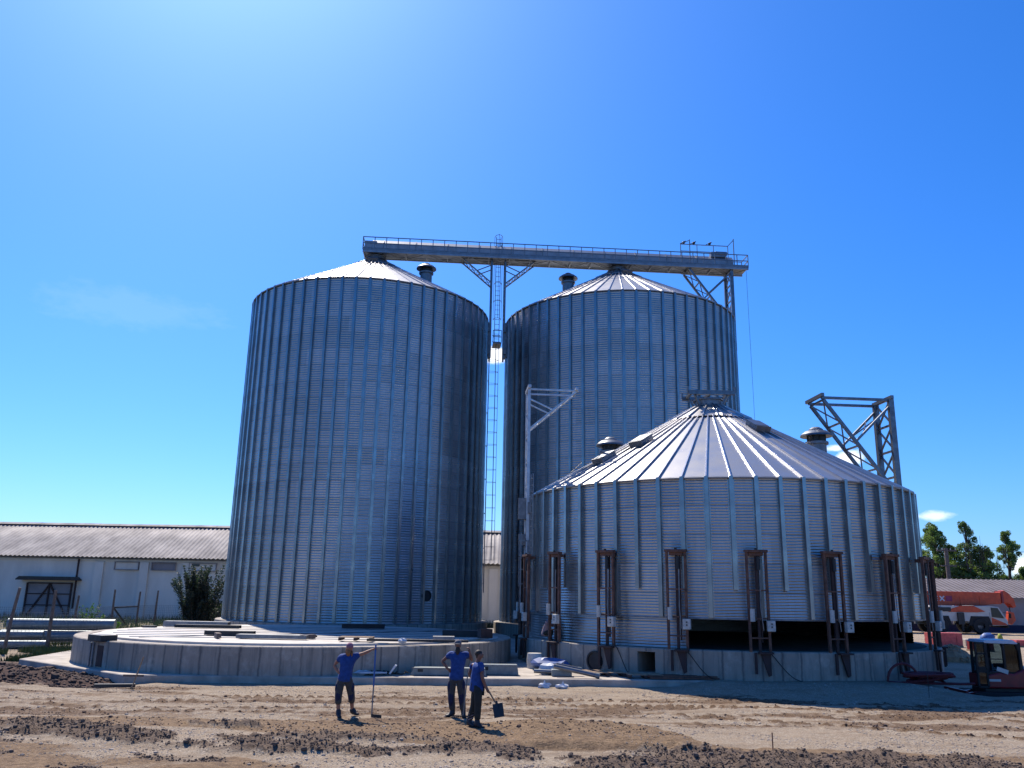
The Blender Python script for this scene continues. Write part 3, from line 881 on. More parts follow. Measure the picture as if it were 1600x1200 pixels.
# ------------------------------------------------------------------ conveyor bridge
br = empty('conveyor_bridge', row(CL, 0, 0, 27.3), 0, 'long steel conveyor bridge with a railed walkway spanning the tall silo tops', 'conveyor bridge')
S0, S1 = -.95, 28.25
def P(s, n, z): return row(CL, s, n, z)
m = MB(); m.bar(P(S0,-.35,27.44), P(S1,-.35,27.44), 1.3, .05); m.build('walkway_deck', M['bridge'], br, world=True)
m = MB()
for n in (-.95, .42): m.bar(P(S0,n,27.38), P(S1,n,27.38), .10, .24)
s = S0; i = 0
while s < S1-.2:
    s2 = min(s+1.55, S1-.05)
    m.bar(P(s+.06,-.92,27.31), P(s+.06,.40,27.31), .08)
    m.bar(P(s,(-.92 if i%2 else .40),27.30), P(s2,(.40 if i%2 else -.92),27.30), .06); s = s2; i += 1
m.build('floor_beams', M['bridge'], br, world=True)
m = MB()
sec = [(-.28,27.62),(-.28,28.3),(.07,28.66),(.42,28.3),(.42,27.62)]
a = [P(-.35,n,z) for n, z in sec]; b = [P(27.35,n,z) for n, z in sec]
m.add(a+b, [(0,1,2,3,4),(9,8,7,6,5)]+[(5+i, 5+(i+1)%5, (i+1)%5, i) for i in range(5)])
hs_ = m.build('conveyor_housing', M['bridge'], br, world=True)
s = .5
while s < 27.3:
    m = MB()
    for (n0,z0),(n1,z1) in zip(sec[:4], sec[1:4]): m.bar(P(s,n0*1.03-.002,z0+.02), P(s,n1*1.03-.002,z1+.02), .06, .03)
    m.build('housing_flange', M['galvmatt'], hs_, world=True)
    s += 2.4
m = MB(); m.box((0,0,0), (.9,.75,.9)); m.xf(Matrix.Translation(P(-.45,.05,28.0)) @ Matrix.Rotation(a_, 4, 'Z')); m.build('tail_box', M['bridge'], br, world=True, bevel=.03)
m = MB()
for s in (0.0, 18.33): m.lathe([(.34,26.9),(.34,27.5)], 16, c=P(s,.05,0)); m.lathe([(.85,26.95),(.36,27.32)], 16, c=P(s,.05,0))
m.build('discharge_spout', M['bridge'], br, world=True, angle=40)
rl = MB()
for z in (27.98, 28.46): rl.bar(P(S0,-.97,z), P(S1,-.97,z), .055)
rl.bar(P(S0,-.97,27.56), P(S1,-.97,27.56), .03, .14)
for s in (S0, S1):
    for z in (27.98, 28.46): rl.bar(P(s,-.97,z), P(s,.42,z), .055)
    rl.bar(P(s,.42,27.45), P(s,.42,28.46), .055)
for z in (27.98, 28.46): rl.bar(P(27.4,.42,z), P(S1,.42,z), .05)
ro = rl.build('handrail', M['galvmatt'], br, world=True)
pm = MB(); pm.bar((0,0,0), (0,0,1.03), .055); s = S0
first = None
while s <= S1+.01:
    p = P(s,-.97,27.45)-origin_of(br)
    if first is None: first = pm.build('rail_post', M['galvmatt'], br); q = first
    else:
        q = first.copy(); COL.objects.link(q); q.parent = br
    q.location = p; s += (S1-S0)/34
# drive platform rails at the right end
m = MB()
for s in (23.3, 24.6, 25.9, 27.05): m.bar(P(s,.0,28.3), P(s,.0,29.55), .05)
m.bar(P(23.3,0,29.55), P(27.05,0,29.55), .05); m.bar(P(23.3,0,28.98), P(27.05,0,28.98), .05)
m.bar(P(23.75,-.9,27.4), P(23.75,-.9,29.55), .06); m.bar(P(27.45,-.2,27.4), P(27.45,-.2,30.1), .06)
m.bar(P(27.05,0,29.55), P(27.45,-.2,30.0), .04); m.bar(P(23.3,0,29.55), P(23.75,-.9,29.5), .04)
m.build('drive_guard_rail', M['galvmatt'], br, world=True)
m = MB(); m.box((0,0,0), (1.1,.5,.42)); m.tube([(-.2,-.1,.1),(.7,-.1,.1)], .2, 12); m.xf(Matrix.Translation(P(26.2,.05,28.75)) @ Matrix.Rotation(a_, 4, 'Z')); m.build('drive_motor', M['galvmatt'], br, world=True, bevel=.02)
hg = MB(); hg.tube([P(28.2,-.6,27.3), P(28.24,-.62,14), P(28.3,-.66,1.2)], .012, 5)
tag(hg.build('hoist_rope', M['darkst']), 'thin hoist rope hanging from the right end of the bridge', 'rope')
for k, (s, lb) in enumerate(((23.55,'leftmost of the three dark birds perched on the top rail of the bridge'),(24.35,'middle one of the three dark birds perched on the top rail of the bridge'),(25.6,'rightmost of the three dark birds perched on the top rail of the bridge'))):
    m = MB(); p = P(s,0,29.575)
    m.ball(p+Vector((0,0,.11)), (.13,.085,.10), 10, 7); m.ball(p+Vector((.11,0,.22)), (.06,.055,.06), 8, 6); m.bar(p+Vector((-.1,0,.10)), p+Vector((-.27,0,.03)), .07, .03); m.bar(p+Vector((.15,0,.22)), p+Vector((.21,0,.21)), .02)
    for d in (-.03,.03): m.bar(p+Vector((0,d,0)), p+Vector((0,d,.05)), .015)
    tag(m.build('bird', M['darkst'], smooth=True), lb, 'bird', 'birds perched on the bridge rail')

# ------------------------------------------------------------------ rusty lifting jacks round the half-built silo
def make_jack():
    j = empty('lifting_jack', (0,0,0))
    # local: -Y outward, x tangential, z from footing top
    for x in (-.33, .33):
        m = MB(); m.bar((x,-.02,-.0), (x,-.02,3.36), .085, .10, up=(0,1,0)); m.build('mast_leg', M['rust'], j)
    m = MB(); m.box((0,-.02,3.40), (.80,.2,.09)); m.box((0,.12,3.30), (.5,.3,.12)); m.build('head_beam', M['rust'], j)
    for z in (.45, 1.1, 2.05):
        m = MB(); m.box((0,-.02,z), (.62,.05,.05)); m.build('cross_bar', M['rust'], j)
    m = MB(); m.bar((.0,.05,3.3), (.0,.05,.0), .09, .09); m.bar((.12,.08,3.3), (.10,.08,.3), .05, .05); m.build('lifting_post', M['dullbrown'], j)
    m = MB(); m.tube([(.06,-.02,3.2),(.06,-.02,2.75)], .075, 10); m.tube([(.0,-.05,3.35),(.0,-.05,3.5)], .05, 8); m.build('hoist_motor', M['darkst'], j)
    m = MB(); m.tube([(.1,-.03,2.8),(.08,-.04,1.4),(.14,-.05,.7)], .02, 6); m.build('chain', M['galvmatt'], j)
    m = MB(); m.box((.36,-.20,.86), (.27,.18,.36)); b = m.build('control_box', M['white'], j, bevel=.02)
    m = MB(); m.box((.37,-.294,.93), (.05,.012,.05)); m.box((.37,-.294,.83), (.05,.012,.05)); m.build('push_buttons', M['darkst'], b)
    m = MB(); m.tube([(-.24,-.14,1.0),(-.24,-.14,1.42)], .085, 12); m.build('oil_canister', M['white'], j, angle=40)
    m = MB(); m.side([(-.02,-.06),(.30,-.06),(.30,-.75),(.20,-.80)], -.20, -.12); m.box((.14,-.16,-.03), (.5,.3,.06)); m.build('wall_gusset', M['dullbrown'], j)
    m = MB(); m.bar((-.2,-.17,-.02), (-.2,-.17,-.72), .08); m.build('stay_foot', M['dullbrown'], j)
    return j
jl = {-94.5:'rusty lifting jack farthest left behind the half-built silo flank', -76.5:'dark rusty lifting jack at the left edge of the half-built silo by the conduit rack',
 -58.5:'rusty lifting jack with a worker crouching at its foot', -40.5:'rusty lifting jack between the round pipe opening and the square opening in the footing',
 -22.5:'rusty lifting jack where the bottom sheet ring ends and the dark gap begins', -4.5:'rusty lifting jack over the left half of the dark gap, right of the ring end',
 13.5:'rusty lifting jack over the middle of the dark gap, above the empty footing wall', 31.5:'rusty lifting jack above the dark red hose coil', 49.5:'rusty lifting jack at the right edge of the half-built silo beside the orange crane',
 67.5:'rusty lifting jack half hidden round the right flank of the half-built silo'}
J0 = None
for k, (d, lb) in enumerate(jl.items()):
    if J0 is None: J0 = make_jack(); o = J0
    else: o = copy_tree(J0)
    o.location = Vector((CS.x, CS.y, 1.19)) + pol(8.86, d); o.rotation_euler = (0, 0, R_(d))
    tag(o, lb, 'lifting jack', 'rusty jacks round the half-built silo')
# ------------------------------------------------------------------ warehouse behind
wh = empty('warehouse', (-30, 80, 0), 0, 'long whitewashed warehouse with a corrugated grey roof behind the silos', 'warehouse')
X0, X1 = -75, 6
m = MB(); m.box(((X0+X1)/2, 87, 2.85), (X1-X0, 14, 5.7))
m.build('wall', M['plaster'], wh, world=True)
m = MB()
for x in (-68,-60,-54,-38.2,-34.0,-30.0,-25.6,-21,-16,-11,-6,-1.4): m.box((x, 79.9, 2.6), (.8, .24, 5.2))
m.box(((X0+X1)/2, 79.93, 5.33), (X1-X0, .16, .12)); m.build('pilasters', M['plaster'], wh, world=True)
m = MB(); pitch = .42; n_ = int((X1-X0+1)/pitch*4); vs = []; fs = []
for i in range(n_+1):
    x = X0-.5+i*pitch/4; dz = .06*math.sin(i*PI/2)
    vs += [(x, 79.45, 5.62+dz), (x, 83.3, 7.36+dz+.02), (x, 87.1, 9.08+dz), (x, 94.8, 5.6+dz)]
for i in range(n_):
    for k in range(3): fs.append((i*4+k, i*4+4+k, i*4+5+k, i*4+1+k))
m.add(vs, fs); rf = m.build('roof', M['asbestos'], wh, world=True, smooth=True)
m = MB()
xr_ = -76
while xr_ < 7:
    x0_, x1_ = xr_, xr_+1.98; z_ = 9.12+random.uniform(-.012,.012)
    m.add([(x0_,86.55,z_-.13),(x0_,87.1,z_+.10),(x0_,87.65,z_-.13),(x1_,86.55,z_-.13),(x1_,87.1,z_+.10),(x1_,87.65,z_-.13)], [(0,3,4,1),(1,4,5,2),(0,1,2),(5,4,3)])
    xr_ += 2
m.build('ridge_cap', M['asbestos'], rf, world=True)
m = MB(); m.box(((X0+X1)/2, 79.55, 5.52), (X1-X0+.8, .10, .10)); m.build('gutter', M['darkst'], wh, world=True)
for x0, x1, kind in ((-36.75,-34.55,'white'),(-33.3,-31.1,'dark'),(-29.8,-27.3,'white')):
    m = MB(); c = (x0+x1)/2; wd = x1-x0
    m.box((c,79.82,4.5),(wd+.1,.14,.06)); m.box((c,79.82,5.2),(wd+.1,.14,.06)); m.box((x0,79.82,4.85),(.06,.14,.64)); m.box((x1,79.82,4.85),(.06,.14,.64))
    w_ = m.build('window', M['greysheet'], wh, world=True)
    m = MB(); m.box((c,79.93,4.85),(wd-.06,.06,.62)); m.build('pane', M['plaster'] if kind == 'white' else M['greysheet'], w_, world=True)
    if x0 > -30: m = MB(); m.box((x0+.55,79.86,5.02),(.75,.06,.2)); m.build('broken_pane', M['darkglass'], w_, world=True)
d_ = MB()
for x in (-44.6,-42.55,-40.5): d_.box((x,79.8,1.65),(.12,.16,3.1))
for z in (1.2,2.2,3.15): d_.box((-42.55,79.82,z),(4.1,.10,.08))
d_.bar((-42.5,79.76,3.1),(-44.4,79.76,.1),.12); d_.bar((-42.5,79.76,3.1),(-40.6,79.76,.1),.12)
dr = d_.build('door', M['dullbrown'], wh, world=True)
m = MB(); m.box((-42.55,79.9,1.65),(4.1,.06,3.2)); m.build('door_panel', M['greysheet'], dr, world=True)
m = MB(); m.side([(-45.3,3.5),(-45.0,3.75),(-40.0,3.75),(-39.7,3.5),(-39.7,3.42),(-45.3,3.42)], 78.9, 79.95); m.build('canopy', M['darkst'], dr, world=True)
m = MB(); m.tube([(-40.1,79.7,5.4),(-40.1,79.7,.9)], .09, 8); m.build('downpipe', M['dullbrown'], wh, world=True)
m = MB(); m.tube([(-3.9,79.75,5.0),(-3.9,79.75,1.2)], .03, 6); m.box((-4.6,79.9,3.3),(.2,.1,.3)); m.box((-4,79.9,1.0),(.2,.1,.3)); m.build('cable_and_boxes', M['galvmatt'], wh, world=True)

# ------------------------------------------------------------------ fence, posts, scrub at left
fe = empty('wire_fence', (-22, 40, 0), 0, 'rough wire mesh fence on uneven posts in front of the warehouse', 'fence')
posts = [(-22.66,39.44,2.85,.30),(-21.37,40.62,2.75,.05),(-28.96,58,2.35,.12),(-29.2,64,2.75,.0),(-29.5,69,2.6,.05),(-29.3,72,2.7,.05),(-26.6,72.5,2.0,.0),(-24.6,72.8,1.9,.0)]
for x, y, h, l in posts:
    m = MB(); m.tube([(x,y,-.2),(x+l*.4,y,h*.5),(x+l,y,h)], .085, 8, r2=.065); m.build('post', M['oldwood'], fe, world=True)
def wires(pts, h, stepz, stepx, r):
    m = MB()
    for (xa,ya),(xb,yb) in zip(pts, pts[1:]):
        L_ = math.hypot(xb-xa, yb-ya); k = int(L_/stepx)
        z = .1
        while z <= h: m.bar((xa,ya,z),(xb,yb,z), r); z += stepz
        for i in range(k):
            t = i/k; m.bar((xa+(xb-xa)*t, ya+(yb-ya)*t, .05),(xa+(xb-xa)*t, ya+(yb-ya)*t, h), r)
    return m
wires([(-34,38.9),(-22.5,39.4),(-21.4,40.6),(-19.8,42.5)], 1.75, .15, .15, .009).build('wire_mesh', M['galvmatt'], fe, world=True)
wires([(-60,55),(-28.9,58.1),(-29.2,64),(-29.5,69),(-29.3,72),(-26.6,72.5),(-22,73)], 1.55, .14, .14, .011).build('wire_mesh', M['galvmatt'], fe, world=True)
m = MB(); m.bar((-29.2,64,1.45),(-29.5,69,1.45),.09); m.bar((-29.2,64,1.5),(-29.4,67,.1),.09); m.build('brace_rail', M['darkst'], fe, world=True)
m = MB()
for i in range(10): m.box((-26.3+i*.42,72.9,.85),(.40,.05,1.75+.05*math.sin(i*2.1)))
tag(m.build('sheet_metal_screen', M['dullbrown'], loc=(-24.4,72.9,0), world=True), 'brown sheet metal screen standing under the dark shrub', 'screen')

def leaves(m, c, rad, n, size, flat=1.0, up=.3):
    for i in range(n):
        while True:
            p = Vector((random.uniform(-1,1), random.uniform(-1,1), random.uniform(-1,1)))
            if p.length < 1: break
        p = p*(.45+.55*random.random()) if p.length < .6 else p
        q = Vector(c)+Vector((p.x*rad[0], p.y*rad[1], p.z*rad[2]))
        a = Vector((random.gauss(0,1), random.gauss(0,1), random.gauss(0,1)*flat)).normalized()
        b = a.cross(Vector((random.gauss(0,1), random.gauss(0,1), random.gauss(0,1)))).normalized()
        s = size*random.uniform(.6,1.3)
        m.add([q-a*s, q-b*s*.45, q+a*s, q+b*s*.45], [(0,1,2,3)])
def tree(x, y, h, w, label, mat_, trunk_h=.25, dens=1.0, top=0, seedv=0, lean=0):
    h *= .93
    random.seed(100+seedv)
    t = empty('tree', (x,y,0), 0, label, 'tree', 'trees beyond the grey building')
    k = MB()
    k.tube([(0,0,-.2),(lean*.3,0,h*.4),(lean*.8,0,h*.75),(lean,0,h*.97)], .16+.012*h, 8, r2=.03)
    clumps = []
    for i in range(int(26+h*2.4)):
        z = h*(trunk_h+(1-trunk_h)*random.random()**.85)
        f = (z/h-trunk_h)/(1-trunk_h)
        wid = 1.5*w*(1-.75*f**1.4)*(.45+.55*min(1, f*4+.4))
        a = random.uniform(0, 2*PI); r = wid*random.random()**.5*.8
        cx, cy = r*math.cos(a)+lean*z/h, r*math.sin(a)
        rr = random.uniform(.5, 1.0)*(.34+.11*w)*(1.25-.4*f)
        clumps.append((cx, cy, z, rr))
        k.tube([(lean*z/h*.8,0,z*.8),((cx+lean*z/h)*.5,cy*.5,z*.92),(cx,cy,z)], .05, 5, r2=.012)
    k.build('trunk', M['bark'], t)
    m = MB()
    for cx, cy, z, rr in clumps: leaves(m, (cx,cy,z), (rr,rr,rr*1.05), int(560*dens*rr*rr+60), .125)
    leaves(m, (lean,0,h*.93), (w*.14,w*.14,h*.08), int(160*dens), .15)
    m.build('crown', mat_, t)
tree(53.8,107,12.8,1.9,'thin poplar with a sparse round crown just right of the half-built silo',M['leafa'],.5,.55,seedv=1)
tree(54.6,108.5,13.4,2.9,'dense leafy tree with a single pointed tip behind the utility pole',M['leafa'],.12,1.2,seedv=2)
tree(58.3,107,13.6,1.7,'tall narrow tree with a small tuft at the very top',M['leafb'],.35,.6,seedv=3,lean=-.5)
tree(56.6,108,7.5,3.8,'low broad dark tree between the taller ones',M['leafb'],.1,1.3,seedv=4)
tree(59.0,106,10.2,2.4,'mid-height tree with bare twigs above its crown',M['leafa'],.2,.9,seedv=5)
tree(62.6,107,12.4,2.3,'broad two-topped tree rightmost of the tall trees',M['leafa'],.2,1.0,seedv=6,lean=.4)
tree(57.4,105.5,7.0,2.8,'bright green low tree in front of the row, over the roof edge',M['leafa'],.1,1.2,seedv=7)
tree(65.0,112,6.3,3.4,'low dark tree at the right edge of the picture',M['leafb'],.1,1.2,seedv=8)
tree(64.6,105,6.8,3.0,'low leafy tree over the roof, under the bare twigs',M['leafa'],.1,1.2,seedv=9)
tree(52.6,109,9.8,2.9,'leafy tree filling the gap between the sparse poplar and the pointed tree',M['leafa'],.12,1.1,seedv=10)
tree(57.6,110,10.6,3.0,'broad light tree behind the narrow tufted one',M['leafa'],.15,1.0,seedv=12)
tree(64.4,105,7.6,2.6,'small bushy tree under the two-topped one',M['leafa'],.1,1.1,seedv=13)
tree(61.4,110,9.6,2.8,'light leafy tree between the bare twigs and the two-topped tree',M['leafa'],.12,1.1,seedv=14)
tree(66.8,109,8.2,3.0,'bushy mid-green tree at far right before the low dark one',M['leafa'],.12,1.1,seedv=15)
random.seed(11)
tw = MB()
for i in range(26):
    x = random.uniform(56,61.5); z = random.uniform(6,8); tw.tube([(x,105,z),(x+random.uniform(-.25,.25),105,z+random.uniform(1.5,4.2))], .035, 4, r2=.01)
for c in [o for o in bpy.data.objects if o.get('label','').startswith('mid-height tree')]: tw.build('bare_twigs', M['bark'], c, world=True)
random.seed(12)
sh = empty('shrub', (-24.3,68,0), 0, 'dark feathery shrub against the warehouse wall left of the tall left silo', 'shrub')
m = MB(); k = MB()
for i in range(95):
    a = random.uniform(0,2*PI); hgt = random.uniform(1.7,4.7); sp = random.uniform(.3,2.5)*(1.25-.13*hgt)
    bx = random.uniform(-1.2,1.2); tip = Vector((bx+sp*math.cos(a), sp*math.sin(a)*.7, hgt))
    mid = Vector((bx*.9,0,0)).lerp(tip,.6)+Vector((0,0,.35))
    k.tube([(bx*.8,.2*math.sin(a),-.1), mid, tip], .03, 4, r2=.008)
    for j in range(16):
        t = .2+.8*j/15; p = (Vector((bx*.8,0,0)).lerp(mid,t/.6) if t < .6 else mid.lerp(tip,(t-.6)/.4))
        leaves(m, p, (.42*(1.2-t),.34,.30*(1.2-t)), 13, .085)
k.build('stems', M['bark'], sh); m.build('foliage', M['leafc'], sh)
def weed(x, y, h, w, label):
    t = empty('weed_plant', (x,y,0), 0, label, 'weed', 'green weeds by the fence')
    m = MB(); k = MB()
    for i in range(14):
        tip = Vector((random.uniform(-w,w), random.uniform(-w,w), h*random.uniform(.55,1)))
        k.tube([(0,0,-.05), tip*.6, tip], .014, 4, r2=.005)
        for j in range(6): leaves(m, tip*(.35+.65*j/5), (.14,.14,.12), 6, .085)
    k.build('stalks', M['weed'], t); m.build('foliage', M['weed'], t)
weed(-23.7,49,1.9,.65,'tall green weed standing behind the end of the metal pipes')
weed(-22.3,48.5,1.1,.5,'low green weed right of the tall weed behind the pipes')

# metal pipes lying behind the fence, each its own thing
for k, (x0,x1,y,z,r,lb) in enumerate(((-24.8,-19.9,43.2,1.08,.28,'uppermost long grey metal pipe of the stack behind the fence'),(-24.6,-19.8,43.0,.52,.27,'front lower grey metal pipe of the stack behind the fence'),(-25.4,-20.3,43.8,.52,.27,'rear lower grey metal pipe of the stack behind the fence'),(-26.2,-22.6,41.6,.62,.2,'short ribbed grey metal pipe lying at the far left by the first post'),(-25.5,-22.2,41.3,.2,.2,'short grey metal pipe on the ground at the far left under the ribbed one'))):
    c0, c1 = Vector((x0,y,z)), Vector((x1,y+.9,z))
    o = empty('metal_pipe', c0.lerp(c1,.5), 0, lb, 'pipe', 'grey pipes stacked behind the fence')
    m = MB(); m.tube([c0, c1], r, 18); m.build('pipe_wall', M['duct'], o, world=True, angle=40)
    m = MB(); m.tube([c0-(c1-c0)*.002, c0+(c1-c0)*.02], r*.86, 18); m.build('dark_bore', M['black'], o, world=True)

# ------------------------------------------------------------------ low building at right, pole, wires
lb_ = empty('storage_building', (58, 88, 0), 0, 'long low grey building with a ribbed brown-grey roof behind the orange crane', 'building')
m = MB(); m.box((62,95.2,1.7),(44,14,3.4)); m.build('wall', M['greysheet'], lb_, world=True)
m = MB()
m.add([(39.5,87.7,3.42),(84.5,87.7,3.42),(84.5,95,5.35),(39.5,95,5.35),(39.5,87.7,3.34),(84.5,87.7,3.34),(84.5,95,5.27),(39.5,95,5.27)], [(0,1,2,3),(7,6,5,4),(0,4,5,1),(1,5,6,2),(2,6,7,3),(3,7,4,0)])
rf = m.build('roof', M['roofsheet'], lb_, world=True)
m = MB(); x = 39.8
while x < 84.4: m.bar((x,87.68,3.47),(x,95,5.40),.07,.06); x += .55
m.build('roof_ribs', M['roofsheet'], rf, world=True)
m = MB(); m.box((62,88.05,3.2),(44.2,.12,.3)); m.build('fascia', M['greysheet'], lb_, world=True)
m = MB(); m.box((62,88.15,.35),(44.1,.14,.7)); m.build('plinth', M['navy'], lb_, world=True)
m = MB(); m.box((59.6,88.15,2.2),(1.6,.12,1.2)); m.build('window', M['darkglass'], lb_, world=True)
up_ = empty('utility_pole', (53.0,102.9,0), 0, 'dark wooden utility pole with crossarms standing before the trees', 'utility pole')
m = MB(); m.tube([(0,0,0),(0,0,9.2)], .30, 10, r2=.22); m.build('pole', M['oldwood'], up_)
m = MB(); m.box((0,-.1,8.9),(2.4,.14,.16)); m.box((.1,-.1,7.1),(1.9,.14,.16)); m.build('crossarm', M['oldwood'], up_)
m = MB()
for x in (-1.1,-.5,.5,1.1): m.lathe([(.05,8.98),(.07,9.05),(.03,9.18),(0,9.2)], 8, c=(x,-.1,0))
m.build('insulator', M['white'], up_)
for k, (z, dx, lb) in enumerate(((9.15,.9,'top overhead wire running right from the utility pole'),(7.25,.8,'middle overhead wire running right from the utility pole'),(5.9,.2,'lowest overhead wire sagging right from the utility pole'))):
    m = MB(); m.tube([(53.0+dx+i*3.2, 102.8-i*.1, z-.55*math.sin(PI*i/10)+.05*i) for i in range(11)], .022, 5)
    tag(m.build('overhead_wire', M['darkst']), lb, 'wire', 'overhead wires at right')

# ------------------------------------------------------------------ mobile crane (facing right)
cr_ = empty('mobile_crane', (44.0, 66, .46), 0, 'orange and white mobile crane with its boom lowered over the cab, parked at right', 'crane')
G = Vector((38.6, 66, .46))
def cpt(x, z): return (G.x+x, z+G.z)      # x metres right of the wheel arch gap, at Y=66
m = MB(); m.side([(-6,2.40),(2.9,2.40),(3.6,2.55),(4.35,2.55),(4.35,3.55),(-6,3.62)], -.45,.45); m.xf(Matrix.Translation((37.5,66,.46)))
bm_ = m.build('boom', M['orange'], cr_, world=True, bevel=.04)
m = MB(); m.side([(4.3,2.75),(4.35,3.6),(4.7,3.75),(5.0,3.55),(5.45,3.0),(5.55,2.35),(5.3,2.25),(5.05,2.6)], -.38,.38); m.xf(Matrix.Translation((37.5,66,.46))); m.build('boom_head', M['orange'], bm_, world=True, bevel=.03)
m = MB(); m.box((41.95,66,3.62),(.16,.98,1.05)); m.build('boom_collar', M['red'], bm_, world=True)
# letters on the boom: E X, and a purple badge
m = MB(); lx, lz, ly, hh = 36.35, 3.42, 65.535, .42
m.box((lx,ly,lz),(.09,.012,hh))
for z in (-hh/2+.04,0,hh/2-.04): m.box((lx+.13,ly-.002,lz+z),(.3,.012,.08))
m.bar((lx+.45,ly,lz-hh/2),(lx+.82,ly,lz+hh/2),.10,.012,up=(0,1,0)); m.bar((lx+.45,ly-.004,lz+hh/2),(lx+.82,ly-.004,lz-hh/2),.10,.012,up=(0,1,0))
m.build('boom_lettering', M['roofwhite'], bm_, world=True)
m = MB(); m.box((37.55,65.54,3.42),(.52,.012,.46)); m.build('boom_badge', M['purple'], bm_, world=True)
m = MB(); m.side([(-6,1.05),(1.1,1.05),(1.1,2.0),(.4,2.35),(-1.0,2.35),(-1.3,2.0),(-6,1.9)], -1.25,1.25); m.xf(Matrix.Translation((37.5,66,.46))); m.build('carrier_body', M['cwhite'], cr_, world=True, bevel=.04)
m = MB(); m.side([(-.55,2.0),(.5,2.37),(1.6,2.37),(2.5,1.9),(1.8,1.82),(-.5,1.82)], -1.27,-.3); m.xf(Matrix.Translation((37.5,65.99,.46))); m.build('engine_cover', M['orange'], cr_, world=True, bevel=.03)
m = MB(); m.side([(1.05,.85),(1.05,2.35),(2.9,2.40),(3.6,2.3),(4.25,1.15),(4.2,.75),(2.9,.7),(2.6,1.45),(1.3,1.45)], -1.24,1.24); m.xf(Matrix.Translation((37.5,66,.46))); cb_ = m.build('cab', M['cwhite'], cr_, world=True, bevel=.05)
m = MB(); m.side([(2.95,1.45),(2.95,2.25),(3.5,2.22),(3.95,1.35)], -1.27,1.27); m.xf(Matrix.Translation((37.5,66,.46))); m.build('cab_window', M['darkglass'], cb_, world=True)
m = MB(); m.side([(2.92,.78),(2.92,1.42),(4.0,.95),(4.18,.78)], -1.265,1.265); m.xf(Matrix.Translation((37.5,66,.46))); m.build('cab_stripe', M['orange'], cb_, world=True)
for x in (-4.3,-1.25,2.0):
    for s in (-1.14, 1.14):
        c = Vector((37.5+x, 66+s, .46+.68))
        m = MB(); m.lathe([(.3,-.2),(.62,-.2),(.68,-.12),(.68,.12),(.62,.2),(.3,.2)], 24); m.xf(Matrix.Translation(c) @ Matrix.Rotation(PI/2,4,'X'))
        wl_ = m.build('wheel', M['black'], cr_, world=True, angle=30)
        m = MB(); m.lathe([(0,-.1),(.12,-.16),(.2,-.1),(.34,-.14),(.36,0),(0,.1)], 16); m.xf(Matrix.Translation(c) @ Matrix.Rotation(-PI/2 if s<0 else PI/2,4,'X') @ Matrix.Scale(-1,4,(0,0,1))); m.build('rim', M['galvmatt'], wl_, world=True, angle=30)
m = MB()
for x in (-4.3,-1.25,2.0): m.side([(x-.95,.72),(x-.72,1.5),(x+.72,1.5),(x+.95,.72)], -1.268,1.268)
m.xf(Matrix.Translation((37.5,66,.46))); m.build('wheel_arch', M['black'], cr_, world=True)
m = MB(); m.box((37.9,64.8,1.75),(.5,.5,1.0)); m.tube([(38.0,64.7,.7),(38.0,64.7,1.9)],.1,8); m.box((36.4,64.95,2.5),(1.6,.5,.35)); m.build('outrigger_and_tank', M['darkst'], cr_, world=True)
m = MB(); m.tube([(42.7,66,2.8),(42.75,66,2.0)],.04,6); m.side([(42.45-37.5,1.35),(42.6-37.5,1.9),(43.0-37.5,1.9),(42.95-37.5,1.2),(42.6-37.5,.95)],-.2,.2) if False else None
m.build('hoist_rope', M['darkst'], cr_, world=True)
m = MB(); m.side([(4.75,.95),(4.95,1.95),(5.35,1.85),(5.45,1.2),(5.1,.8)], -.2,.2); m.xf(Matrix.Translation((37.5,65.9,.46))); m.build('hook_block', M['orange'], cr_, world=True, bevel=.03)

for x in (1.0, 2.6):
    m = MB(); m.box((37.5+x, 66, 3.0), (.10, .97, 1.22)); m.build('boom_collar', M['orange'], bm_, world=True, bevel=.01)
m = MB(); m.tube([(36.2,65.5,2.0),(38.9,65.52,2.5)], .11, 10); m.build('lift_ram', M['darkst'], cr_, world=True)
for s in (-.85, .85):
    m = MB(); m.box((41.72,66+s,1.38),(.08,.28,.16)); m.build('headlight', M['white'], cb_, world=True, bevel=.01)
m = MB(); m.bar((41.4,64.75,2.3),(41.75,64.45,2.25),.04); m.box((41.75,64.42,2.05),(.08,.2,.4)); m.build('side_mirror', M['black'], cb_, world=True)
m = MB(); m.box((41.7,66,1.12),(.16,2.5,.22)); m.build('bumper', M['black'], cb_, world=True, bevel=.02)
m = MB(); m.box((40.32,64.745,1.75),(.02,.012,1.1)); m.box((40.7,64.74,1.52),(.14,.02,.04)); m.build('door_seam', M['black'], cb_, world=True)
m = MB()
for x in (-4.6,-3.2,-1.8,-.4): m.bar((37.5+x,64.85,2.3),(37.5+x,64.85,2.75),.04)
m.bar((32.9,64.85,2.75),(37.1,64.85,2.75),.04); m.build('deck_rail', M['galvmatt'], cr_, world=True)
cr_.location = (49.8, 83, .02); cr_.scale = (1.17, 1.17, 1.08)

